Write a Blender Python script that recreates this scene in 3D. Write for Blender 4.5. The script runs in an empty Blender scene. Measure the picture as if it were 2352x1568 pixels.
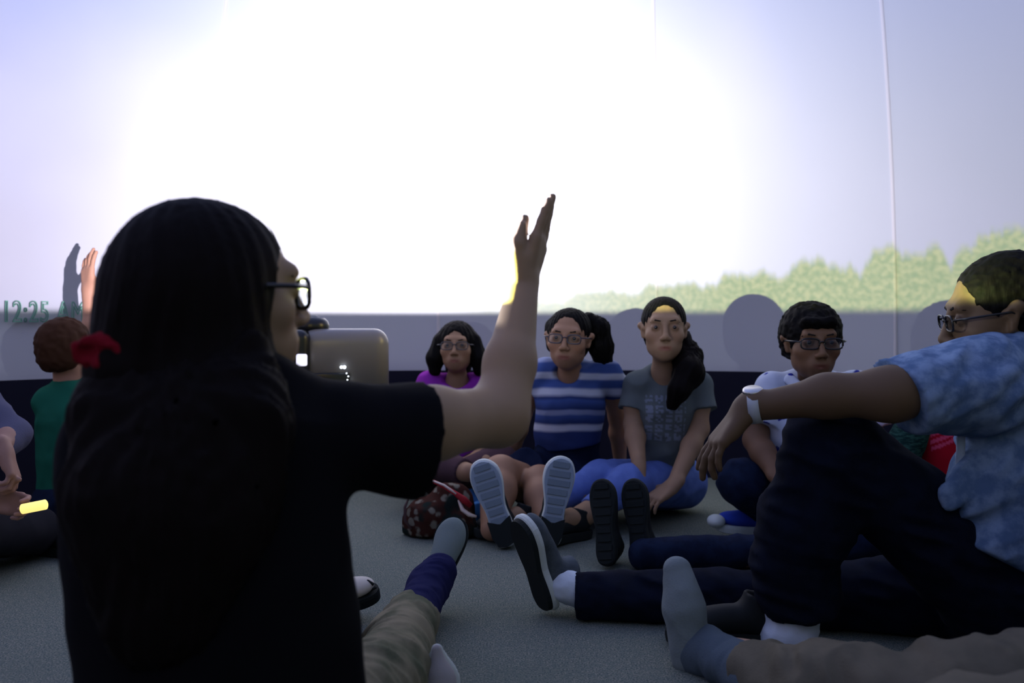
import bpy, bmesh, math, random
import numpy as np
from mathutils import Vector, Matrix

# ---------------------------------------------------------------- camera, light, exposure
SC = bpy.context.scene
COL = SC.collection
FPX, CAMZ = 2000.0, 0.71
PITCH = math.atan(36.0 / FPX)

cam_data = bpy.data.cameras.new('camera')
cam = bpy.data.objects.new('camera', cam_data)
COL.objects.link(cam)
cam.location = (0, 0, CAMZ)
cam.rotation_euler = (math.pi / 2 - PITCH, 0, 0)
cam_data.sensor_width = 36.0
cam_data.lens = 36.0 * FPX / 2352.0
cam_data.clip_start = 0.05
cam_data.clip_end = 50
cam_data.dof.use_dof = True
cam_data.dof.focus_distance = 2.15
cam_data.dof.aperture_fstop = 3.1
SC.camera = cam

SC.view_settings.view_transform = 'Standard'
SC.view_settings.look = 'None'
SC.view_settings.gamma = 1
SC.view_settings.use_curve_mapping = False
SC.view_settings.exposure = 0.0

world = bpy.data.worlds.new('world')
SC.world = world
world.use_nodes = True
world.node_tree.nodes['Background'].inputs[0].default_value = (0.01, 0.012, 0.02, 1)
world.node_tree.nodes['Background'].inputs[1].default_value = 0.02


def W(px, py, d):
    """photo pixel and distance ahead of the camera -> point in the room"""
    x, u = (px - 1176.0) / FPX, (784.0 - py) / FPX
    y = math.cos(PITCH) + math.sin(PITCH) * u
    z = -math.sin(PITCH) + math.cos(PITCH) * u
    s = d / y
    return np.array([x * s, d, CAMZ + z * s])


LENS = np.array([-0.375, 1.63, 0.748])


# ---- the projector's light: a point lamp at its fisheye lens whose colour depends on direction
class NT:
    """short-hand for wiring maths nodes"""
    def __init__(s, tree):
        s.t = tree; s.n = tree.nodes; s.l = tree.links
    def put(s, sock, v):
        if isinstance(v, (int, float)): sock.default_value = v
        elif isinstance(v, tuple): sock.default_value = v
        else: s.l.new(v, sock)
    def m(s, op, a, b=0.0, c=0.0):
        n = s.n.new('ShaderNodeMath'); n.operation = op
        s.put(n.inputs[0], a); s.put(n.inputs[1], b)
        if len(n.inputs) > 2: s.put(n.inputs[2], c)
        return n.outputs[0]
    def smooth(s, v, lo, hi, tolo=0.0, tohi=1.0):
        n = s.n.new('ShaderNodeMapRange'); n.interpolation_type = 'SMOOTHSTEP'
        s.put(n.inputs[0], v)
        for i, k in enumerate((lo, hi, tolo, tohi)): s.put(n.inputs[i + 1], k)
        return n.outputs[0]
    def mix(s, f, a, b, op='MIX'):
        n = s.n.new('ShaderNodeMix'); n.data_type = 'RGBA'; n.blend_type = op
        s.put(n.inputs[0], f); s.put(n.inputs[6], a); s.put(n.inputs[7], b)
        return n.outputs[2]
    def noise(s, vec, scale, detail=2.0, rough=0.5):
        n = s.n.new('ShaderNodeTexNoise'); s.l.new(vec, n.inputs['Vector'])
        n.inputs['Scale'].default_value = scale; n.inputs['Detail'].default_value = detail
        n.inputs['Roughness'].default_value = rough
        return n.outputs[0]
    def xyz(s, x, y, z):
        n = s.n.new('ShaderNodeCombineXYZ')
        for i, k in enumerate((x, y, z)): s.put(n.inputs[i], k)
        return n.outputs[0]
    def sep(s, v):
        n = s.n.new('ShaderNodeSeparateXYZ'); s.l.new(v, n.inputs[0])
        return n.outputs
    def dot(s, v, w):
        n = s.n.new('ShaderNodeVectorMath'); n.operation = 'DOT_PRODUCT'
        s.l.new(v, n.inputs[0]); n.inputs[1].default_value = w
        return n.outputs['Value']


def col(r, g, b):
    """sRGB 0-255 -> linear"""
    f = lambda c: c / 12.92 if c <= 0.04045 else ((c + 0.055) / 1.055) ** 2.4
    return (f(r / 255), f(g / 255), f(b / 255), 1.0)


POWER = 360.0
HORIZON = 0.12          # degrees, where the projected ground begins

ld = bpy.data.lights.new('projector_beam', 'POINT')
ld.energy = POWER
ld.shadow_soft_size = 0.006
ld.use_nodes = True
t = ld.node_tree
t.nodes.clear()
N = NT(t)
out = t.nodes.new('ShaderNodeOutputLight')
em = t.nodes.new('ShaderNodeEmission')
t.links.new(em.outputs[0], out.inputs[0])
tc = t.nodes.new('ShaderNodeTexCoord')
sx, sy, sz = N.sep(tc.outputs['Normal'])
az = N.m('MULTIPLY', N.m('ARCTAN2', sx, sy), 180 / math.pi)        # 0 = straight ahead, + to the right
el = N.m('MULTIPLY', N.m('ARCSINE', N.m('MAXIMUM', N.m('MINIMUM', sz, 1.0), -1.0)), 180 / math.pi)
ae = N.xyz(az, el, 0.0)
# sky: pale lavender low down, blue overhead, a wide glow around the low sun ahead
lowc = N.mix(N.smooth(az, -10.0, 45.0), (0.52, 0.47, 0.62, 1), (0.56, 0.58, 0.68, 1))
sky = N.mix(N.smooth(el, 4.0, 48.0), lowc, (0.25, 0.36, 0.80, 1))
cloud = N.noise(ae, 0.035, 3.0)
sky = N.mix(N.m('MULTIPLY', N.smooth(cloud, 0.42, 0.68), 0.35), sky, (0.75, 0.72, 0.95, 1))
dx = N.m('DIVIDE', N.m('SUBTRACT', az, 4.0), 28.0)
dy = N.m('DIVIDE', N.m('SUBTRACT', el, 12.0), 24.0)
r2 = N.m('ADD', N.m('MULTIPLY', dx, dx), N.m('MULTIPLY', dy, dy))
glow = N.m('EXPONENT', N.m('MULTIPLY', r2, -0.85))
glow_c = N.mix(1.0, (2.3, 2.25, 2.2, 1), N.xyz(glow, glow, glow), 'MULTIPLY')
sky = N.mix(1.0, sky, glow_c, 'ADD')
# trees along the right of the horizon, low distant scrub ahead
hump = N.m('ABSOLUTE', N.m('SINE', N.m('MULTIPLY', az, 0.46)))
hn = N.noise(N.xyz(az, 0.0, 3.0), 0.55, 4.0, 0.62)
hh = N.m('ADD', 0.9, N.m('MULTIPLY', N.m('MAXIMUM', az, 0.0), 0.105))
hh = N.m('MULTIPLY', hh, N.smooth(az, -4.0, 14.0, 0.22, 1.0))
hh = N.m('MULTIPLY', hh, N.m('ADD', N.m('MULTIPLY', N.m('POWER', hump, 0.6), 0.30), N.m('ADD', N.m('MULTIPLY', hn, 0.9), 0.30)))
leaf = N.noise(ae, 2.2, 3.0, 0.6)
tr = N.m('SUBTRACT', N.m('ADD', hh, HORIZON), el)
tmask = N.smooth(N.m('ADD', tr, N.m('MULTIPLY', N.m('SUBTRACT', leaf, 0.5), 0.9)), -0.4, 0.8)
tdens = N.smooth(az, -2.0, 34.0, 0.5, 0.96)
leafc = N.mix(N.smooth(leaf, 0.35, 0.68), (0.48, 0.68, 0.17, 1), (0.94, 0.98, 0.34, 1))
sky = N.mix(N.m('MULTIPLY', tmask, tdens), sky, leafc)
# dark far bank and then the unlit ground
bank = N.smooth(el, HORIZON, HORIZON + 0.9)
sky = N.mix(bank, (0.034, 0.037, 0.041, 1), sky)
# the lens covers the dome down to the skirt
edge = N.smooth(el, -6.5, -4.0, 0.0, 1.0)
fin = N.mix(1.0, sky, N.xyz(edge, edge, edge), 'MULTIPLY')
t.links.new(fin, em.inputs[0])
em.inputs[1].default_value = 1.0
beam = bpy.data.objects.new('projector_beam', ld)
beam.location = LENS
COL.objects.link(beam)


# ---------------------------------------------------------------- materials
MATS = {}
def mat(name, rgb, rough=0.85, spec=0.25, bump=0.0, scale=300.0, var=0.0, vscale=20.0, metal=0.0,
        emit=0.0, attr=False, coat=0.0, var_rgb=None, sheen=0.0, stretch=None):
    if name in MATS: return MATS[name]
    m = bpy.data.materials.new(name); m.use_nodes = True
    N = NT(m.node_tree); b = m.node_tree.nodes['Principled BSDF']
    c = col(*rgb)
    b.inputs['Base Color'].default_value = c
    b.inputs['Roughness'].default_value = rough
    b.inputs['Specular IOR Level'].default_value = spec
    b.inputs['Metallic'].default_value = metal
    b.inputs['Coat Weight'].default_value = coat
    b.inputs['Sheen Weight'].default_value = sheen
    tc = N.n.new('ShaderNodeTexCoord'); v = tc.outputs['Object']
    if stretch:
        mp = N.n.new('ShaderNodeMapping'); N.l.new(v, mp.inputs[0]); mp.inputs['Scale'].default_value = stretch
        v = mp.outputs[0]
    src = c
    if attr:
        a = N.n.new('ShaderNodeAttribute'); a.attribute_name = 'tint'
        src = N.mix(1.0, c, a.outputs['Color'], 'MULTIPLY')
        N.l.new(src, b.inputs['Base Color'])
    if var:
        c2 = col(*var_rgb) if var_rgb else tuple(x * 0.45 for x in c[:3]) + (1,)
        f = N.m('MULTIPLY', N.smooth(N.noise(v, vscale, 4.0, 0.6), 0.38, 0.64), var)
        N.l.new(N.mix(f, src, c2), b.inputs['Base Color'])
    if bump:
        bp = N.n.new('ShaderNodeBump'); bp.inputs['Strength'].default_value = bump
        bp.inputs['Distance'].default_value = 0.002
        N.l.new(N.noise(v, scale, 2.0), bp.inputs['Height'])
        N.l.new(bp.outputs[0], b.inputs['Normal'])
    if emit:
        b.inputs['Emission Color'].default_value = c
        b.inputs['Emission Strength'].default_value = emit
    MATS[name] = m
    return m


def tag(o, label=None, cat=None, group=None, kind=None):
    if label: o['label'] = label
    if cat: o['category'] = cat
    if group: o['group'] = group
    if kind: o['kind'] = kind
    return o


def empty(name, loc, label, cat, group=None):
    o = bpy.data.objects.new(name, None); COL.objects.link(o)
    o.location = Vector(loc); o.empty_display_size = 0.1
    o['_w'] = 0
    del o['_w']
    return tag(o, label, cat, group)


def origin_of(parent):
    v = Vector((0, 0, 0))
    while parent is not None:
        v += parent.location; parent = parent.parent
    return v


def link(name, me, m, parent=None, smooth=True):
    """mesh given in room coordinates; stored relative to its parent"""
    og = origin_of(parent)
    if og.length > 0:
        me.transform(Matrix.Translation(-og))
    o = bpy.data.objects.new(name, me); COL.objects.link(o)
    if m is not None: me.materials.append(m)
    if smooth and len(me.polygons):
        me.polygons.foreach_set('use_smooth', np.ones(len(me.polygons), dtype=bool))
    o.parent = parent
    return o


def from_arrays(verts, quads):
    me = bpy.data.meshes.new('m')
    verts = np.asarray(verts, dtype=np.float32); quads = np.asarray(quads, dtype=np.int32)
    k = quads.shape[1]
    me.vertices.add(len(verts)); me.vertices.foreach_set('co', verts.ravel())
    me.loops.add(quads.size); me.loops.foreach_set('vertex_index', quads.ravel())
    me.polygons.add(len(quads)); me.polygons.foreach_set('loop_start', np.arange(0, quads.size, k, dtype=np.int32))
    me.update(calc_edges=True)
    return me


def bm_mesh(fn):
    bm = bmesh.new(); fn(bm)
    bmesh.ops.recalc_face_normals(bm, faces=bm.faces)
    me = bpy.data.meshes.new('m'); bm.to_mesh(me); bm.free()
    return me


def frame(d, n):
    """3x3 with columns side, d, n' (n' = n made square to d)"""
    d = np.asarray(d, float); d = d / np.linalg.norm(d)
    n = np.asarray(n, float); n = n - d * n.dot(d); n /= np.linalg.norm(n)
    return np.stack([np.cross(d, n), d, n], 1)


def box(bm, c, size, R=None, bevel=0.0, seg=2):
    M = Matrix.Identity(4)
    if R is not None:
        for i in range(3):
            for j in range(3): M[i][j] = R[i][j]
    M.translation = Vector(c)
    r = bmesh.ops.create_cube(bm, size=1.0, matrix=M @ Matrix.Diagonal((*size, 1)))
    if bevel:
        ed = list({e for v in r['verts'] for e in v.link_edges})
        bmesh.ops.bevel(bm, geom=ed, offset=bevel, segments=seg, profile=0.5, affect='EDGES')


def tube_mesh(pts, radii, n=8, closed=False):
    pts = [np.asarray(p, float) for p in pts]
    if isinstance(radii, (int, float)): radii = [radii] * len(pts)
    V = []; Q = []
    for i, p in enumerate(pts):
        a = pts[i - 1] if (i > 0 or closed) else p
        b = pts[(i + 1) % len(pts)] if (i < len(pts) - 1 or closed) else p
        d = b - a; d /= np.linalg.norm(d)
        u = np.array([0, 0, 1.0]) if abs(d[2]) < 0.9 else np.array([1.0, 0, 0])
        s = np.cross(d, u); s /= np.linalg.norm(s); w = np.cross(s, d)
        for k in range(n):
            an = 2 * math.pi * k / n
            V.append(p + radii[i] * (math.cos(an) * s + math.sin(an) * w))
    m = len(pts)
    for i in range(m if closed else m - 1):
        j = (i + 1) % m
        for k in range(n):
            l = (k + 1) % n
            Q.append((i * n + k, i * n + l, j * n + l, j * n + k))
    me = from_arrays(V, Q)
    if not closed:
        bm = bmesh.new(); bm.from_mesh(me)
        ed = [e for e in bm.edges if e.is_boundary]
        bmesh.ops.holes_fill(bm, edges=ed, sides=0)
        bm.to_mesh(me); bm.free()
    return me


def lathe_mesh(prof, c, n=32, axis=(0, 0, 1)):
    """prof: list of (radius, height) along axis from point c"""
    R = frame(axis, (0.3, 0.9, 0.1) if abs(axis[2]) > 0.5 else (0, 0, 1))
    V = []; Q = []
    for r, h in prof:
        for k in range(n):
            a = 2 * math.pi * k / n
            V.append(np.asarray(c) + R[:, 0] * r * math.cos(a) + R[:, 2] * r * math.sin(a) + R[:, 1] * h)
    for i in range(len(prof) - 1):
        for k in range(n):
            l = (k + 1) % n
            Q.append((i * n + k, i * n + l, (i + 1) * n + l, (i + 1) * n + k))
    me = from_arrays(V, Q)
    bm = bmesh.new(); bm.from_mesh(me)
    bmesh.ops.holes_fill(bm, edges=[e for e in bm.edges if e.is_boundary], sides=0)
    bmesh.ops.recalc_face_normals(bm, faces=bm.faces)
    bm.to_mesh(me); bm.free()
    return me


# ---------------------------------------------------------------- the dome and the floor
DC, DR, SKIRT = np.array([0.1, 1.2]), 3.0, 0.497
m_dome = mat('dome_fabric', (186, 186, 192), rough=0.95, spec=0.05, bump=0.05, scale=60)
m_skirt = mat('skirt_fabric', (26, 26, 40), rough=0.9, spec=0.1, bump=0.1, scale=120)
m_seam = mat('seam_tape', (200, 194, 196), rough=0.8, spec=0.15)

dome = tag(bpy.data.objects.new('wall_dome', None), 'inside of a pale inflatable dome carrying the projected sky',
           kind='structure')
COL.objects.link(dome)
NP = 18
A0 = math.radians(31.3)

def dome_pt(a, e, inset=0.0):
    r = DR - inset
    h = (2.75 - inset) * math.sin(e)
    return (DC[0] + r * math.cos(e) * math.sin(a), DC[1] + r * math.cos(e) * math.cos(a), SKIRT + h)

for i in range(NP):
    a0 = A0 + 2 * math.pi * i / NP
    NA, NE = 14, 30
    V = []; Q = []
    for e in range(NE + 1):
        ee = math.pi / 2 * e / NE
        for a in range(NA + 1):
            f = a / NA
            bul = -0.022 * math.sin(math.pi * f) * math.cos(ee)
            V.append(dome_pt(a0 + 2 * math.pi / NP * f, ee, bul))
    for e in range(NE):
        for a in range(NA):
            k = e * (NA + 1) + a
            Q.append((k, k + NA + 1, k + NA + 2, k + 1))
    tag(link('fabric_panel', from_arrays(V, Q), m_dome, dome), kind='structure')
    V = []; Q = []
    for e in range(NE * 2 + 1):
        ee = math.pi / 2 * e / (NE * 2)
        wd = 0.008 / max(0.08, math.cos(ee)) / DR * min(1, 4 * math.cos(ee) + 0.05)
        for da, ins in ((-wd, -0.004), (-wd * .8, 0.004), (wd * .8, 0.004), (wd, -0.004)):
            V.append(dome_pt(a0 + da, ee, ins))
    for e in range(NE * 2):
        for a in range(3):
            k = e * 4 + a
            Q.append((k, k + 4, k + 5, k + 1))
    tag(link('seam', from_arrays(V, Q), m_seam, dome, smooth=False), kind='structure')

# black-blue fabric skirt under the picture
V = []; Q = []
NS = 432
for j, (z, ins) in enumerate(((0.0, 0.03), (0.12, 0.02), (0.3, 0.012), (0.47, 0.008), (0.497, 0.006))):
    for i in range(NS):
        a = 2 * math.pi * i / NS
        r = DR - ins + 0.008 * math.sin(i * 0.83) * math.sin(i * 0.21 + 1) * (1 - z / 0.5)
        V.append((DC[0] + r * math.sin(a), DC[1] + r * math.cos(a), z))
for j in range(4):
    for i in range(NS):
        k = (i + 1) % NS
        Q.append((j * NS + i, (j + 1) * NS + i, (j + 1) * NS + k, j * NS + k))
sk = link('wall_skirt', from_arrays(V, Q), m_skirt)
tag(sk, 'dark navy fabric skirt running round the dome under the projected picture', kind='structure')

# carpet
m_carpet = mat('carpet', (110, 112, 112), rough=1.0, spec=0.05)
N = NT(m_carpet.node_tree)
b = m_carpet.node_tree.nodes['Principled BSDF']
tc = N.n.new('ShaderNodeTexCoord'); v = tc.outputs['Object']
f1 = N.noise(v, 260.0, 3.0, 0.7)
f2 = N.noise(v, 2.2, 3.0, 0.5)
f3 = N.noise(v, 60.0, 2.0, 0.6)
base = N.mix(N.smooth(f1, 0.38, 0.62), col(74, 88, 84), col(142, 142, 130))
base = N.mix(N.m('MULTIPLY', N.smooth(f3, 0.35, 0.65), 0.3), base, col(70, 92, 92))
base = N.mix(N.m('MULTIPLY', N.smooth(f2, 0.35, 0.7), 0.25), base, col(74, 88, 80))
N.l.new(base, b.inputs['Base Color'])
bp = N.n.new('ShaderNodeBump'); bp.inputs['Strength'].default_value = 0.7; bp.inputs['Distance'].default_value = 0.004
N.l.new(f1, bp.inputs['Height']); N.l.new(bp.outputs[0], b.inputs['Normal'])
def _floor(bm):
    n = 96
    vs = [bm.verts.new((DC[0] + 3.02 * math.cos(2 * math.pi * i / n), DC[1] + 3.02 * math.sin(2 * math.pi * i / n), 0)) for i in range(n)]
    bm.faces.new(vs)
fl = link('floor', bm_mesh(_floor), m_carpet, smooth=False)
tag(fl, 'grey green carpet floor of the dome', kind='structure')

# ---------------------------------------------------------------- soft bodies: blended tapered volumes -> one surface
_rs = np.random.RandomState(7)
_LAT = _rs.rand(32, 32, 32).astype(np.float32) * 2 - 1
def vnoise(P, f):
    Q = P * f
    i = np.floor(Q).astype(np.int32); u = (Q - i).astype(np.float32); u = u * u * (3 - 2 * u)
    a = i & 31; b_ = (i + 1) & 31
    x0, y0, z0 = a[..., 0], a[..., 1], a[..., 2]; x1, y1, z1 = b_[..., 0], b_[..., 1], b_[..., 2]
    ux, uy, uz = u[..., 0], u[..., 1], u[..., 2]
    L = _LAT
    c00 = L[x0, y0, z0] * (1 - ux) + L[x1, y0, z0] * ux
    c10 = L[x0, y1, z0] * (1 - ux) + L[x1, y1, z0] * ux
    c01 = L[x0, y0, z1] * (1 - ux) + L[x1, y0, z1] * ux
    c11 = L[x0, y1, z1] * (1 - ux) + L[x1, y1, z1] * ux
    return (c00 * (1 - uy) + c10 * uy) * (1 - uz) + (c01 * (1 - uy) + c11 * uy) * uz


def wrinkles(amp, f=14.0, axis=None, squeeze=2.5):
    """cloth folds: ridged noise, finer along the given axis"""
    def g(P):
        Q = P
        if axis is not None:
            a = np.asarray(axis, float); a = a / np.linalg.norm(a)
            Q = P + (squeeze - 1) * (P @ a)[..., None] * a
        n = vnoise(Q + 5.3, f)
        n2 = vnoise(Q + 1.7, f * 2.3)
        return amp * (np.abs(n) * 1.6 - 0.5 + 0.45 * n2)
    return g


class Field:
    def __init__(s):
        s.ops = []; s.disp = None; s.cuts = []
    def cone(s, a, b, ra, rb, k=0.012, flat=None, ca=False, cb=False, sub=False):
        a = np.asarray(a, float); b = np.asarray(b, float)
        if flat is not None:
            ax = np.asarray(flat[0], float); ax = ax / np.linalg.norm(ax); flat = (ax, flat[1])
        s.ops.append(('c', a, b, ra, rb, k, flat, ca, cb, sub))
        return s
    def chain(s, pts, rad, k=0.015, **kw):
        for i in range(len(pts) - 1):
            s.cone(pts[i], pts[i + 1], rad[i], rad[i + 1], k, **kw)
        return s
    def ell(s, c, r, R=None, k=0.012, sub=False):
        s.ops.append(('e', np.asarray(c, float), np.asarray(r, float), np.eye(3) if R is None else np.asarray(R), k, sub))
        return s
    def cut(s, p, n):
        """throw away what lies on the +n side of the plane"""
        n = np.asarray(n, float); s.cuts.append((np.asarray(p, float), n / np.linalg.norm(n)))
        return s
    def _prim(s, o, P):
        if o[0] == 'c':
            _, a, b, ra, rb, k, flat, ca, cb, sub = o
            ba = b - a; L2 = max(ba.dot(ba), 1e-9)
            pa = P - a
            t = np.clip(pa @ ba / L2, 0, 1)
            q = pa - t[..., None] * ba
            if flat is not None:
                q = q + (1 / flat[1] - 1) * (q @ flat[0])[..., None] * flat[0]
            d = np.sqrt((q * q).sum(-1)) - (ra + (rb - ra) * t)
            if flat is not None: d = d * min(1.0, flat[1] * 1.3)
            u = ba / math.sqrt(L2)
            if ca: d = np.maximum(d, -(pa @ u))
            if cb: d = np.maximum(d, (P - b) @ u)
            return d
        _, c, r, R, k, sub = o
        q = (P - c) @ R
        k0 = np.sqrt(((q / r) ** 2).sum(-1)); k1 = np.sqrt(((q / (r * r)) ** 2).sum(-1)) + 1e-9
        return k0 * (k0 - 1) / k1
    def _rng(s, o, C):
        if o[0] == 'c':
            _, a, b, ra, rb = o[:5]
            ba = b - a; pa = C - a
            t = np.clip(pa @ ba / max(ba.dot(ba), 1e-9), 0, 1)
            return np.linalg.norm(pa - t[..., None] * ba, axis=-1) - max(ra, rb)
        return np.linalg.norm(C - o[1], axis=-1) - max(o[2])
    def eval(s, P, C=None, rad=0.0):
        D = np.full(P.shape[:-1], 0.5)
        for o in s.ops:
            sub = o[-1]; k = o[5] if o[0] == 'c' else o[4]
            sel = slice(None)
            if C is not None:
                w = np.nonzero(s._rng(o, C) < rad + k + 0.012)[0]
                if not len(w): continue
                sel = w
            d = s._prim(o, P[sel]); e = D[sel]
            if sub:
                h = np.maximum(k - np.abs(e + d), 0) / max(k, 1e-9)
                D[sel] = np.maximum(e, -d) + h * h * k / 4
            else:
                h = np.maximum(k - np.abs(e - d), 0) / max(k, 1e-9)
                D[sel] = np.minimum(e, d) - h * h * k / 4
        if s.disp is not None: D = D + s.disp(P)
        for p, n in s.cuts: D = np.maximum(D, (P - p) @ n)
        return D
    def mesh(s, h=0.005):
        n = 8; S = n * h
        lo = np.full(3, 1e9); hi = -lo
        for o in s.ops:
            if o[-1]: continue
            if o[0] == 'c':
                r = max(o[3], o[4])
                for q in (o[1], o[2]): lo = np.minimum(lo, q - r); hi = np.maximum(hi, q + r)
            else:
                r = max(o[2]); lo = np.minimum(lo, o[1] - r); hi = np.maximum(hi, o[1] + r)
        i0 = np.floor((lo - 0.02) / S).astype(int); i1 = np.ceil((hi + 0.02) / S).astype(int)
        I = np.stack(np.meshgrid(*[np.arange(i0[k], i1[k]) for k in range(3)], indexing='ij'), -1).reshape(-1, 3)
        C = (I + 0.5) * S
        D0 = s.eval(C)
        act = np.abs(D0) < S * 0.866 * 1.35 + 0.012
        I = I[act]; C = C[act]
        g = np.arange(n + 1)
        G = np.stack(np.meshgrid(g, g, g, indexing='ij'), -1)
        gi = I[:, None, None, None, :] * n + G[None]
        D = np.empty(gi.shape[:-1], np.float32)
        for q in range(0, len(I), 400):
            D[q:q + 400] = s.eval(gi[q:q + 400] * h, C[q:q + 400], S * 0.87)
        dims = (i1 - i0 + 1) * n + 2
        base = i0 * n - 1
        def key(v):
            v = v - base
            return (v[..., 0].astype(np.int64) * dims[1] + v[..., 1]) * dims[2] + v[..., 2]
        ins = D < 0
        cs = [ins[:, a:a + n, b:b + n, c:c + n] for a in (0, 1) for b in (0, 1) for c in (0, 1)]
        cnt = sum(c.astype(np.int8) for c in cs)
        bi, x, y, z = np.nonzero((cnt > 0) & (cnt < 8))
        cell = gi[bi, x, y, z]
        val = np.stack([D[bi, x + a, y + b, z + c] for a in (0, 1) for b in (0, 1) for c in (0, 1)], 1)
        off = np.array([(a, b, c) for a in (0, 1) for b in (0, 1) for c in (0, 1)], float)
        acc = np.zeros((len(cell), 3)); num = np.zeros(len(cell))
        for a in range(8):
            for b in range(a + 1, 8):
                if abs(off[a] - off[b]).sum() != 1: continue
                va, vb = val[:, a], val[:, b]
                cr = (va < 0) != (vb < 0)
                tt = np.where(cr, va / np.where(cr, va - vb, 1), 0)
                acc += np.where(cr[:, None], off[a] + tt[:, None] * (off[b] - off[a]), 0); num += cr
        pos = (cell + acc / num[:, None]) * h
        ck = key(cell); od = np.argsort(ck); ck = ck[od]; pos = pos[od]
        ck, uq = np.unique(ck, return_index=True); pos = pos[uq]
        quads = []
        for ax in range(3):
            e = [0, 0, 0]; e[ax] = 1
            A = ins[:, :n, :n, :n]
            B = ins[:, e[0]:e[0] + n, e[1]:e[1] + n, e[2]:e[2] + n]
            bi, x, y, z = np.nonzero(A != B)
            v = gi[bi, x, y, z]; fl = A[bi, x, y, z]
            u1 = np.zeros(3, int); u2 = np.zeros(3, int); u1[(ax + 1) % 3] = 1; u2[(ax + 2) % 3] = 1
            idx = []
            ok = np.ones(len(v), bool)
            for dd in (-u1 - u2, -u2, 0 * u1, -u1):
                kk = key(v + dd); w = np.searchsorted(ck, kk); w = np.minimum(w, len(ck) - 1)
                ok &= ck[w] == kk; idx.append(w)
            q = np.stack(idx, 1)
            q = np.where(fl[:, None], q, q[:, ::-1])[ok]
            quads.append(q)
        return from_arrays(pos, np.concatenate(quads))


def tint(me, fn):
    """per-vertex colour (prints, lips, shade painted in sockets and nostrils), fn(points) -> Nx3"""
    n = len(me.vertices); P = np.empty(n * 3, np.float32); me.vertices.foreach_get('co', P)
    P = P.reshape(-1, 3).astype(float)
    c = np.ones((n, 4), np.float32); c[:, :3] = fn(P)
    a = me.color_attributes.new('tint', 'FLOAT_COLOR', 'POINT')
    a.data.foreach_set('color', c.ravel())


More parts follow.
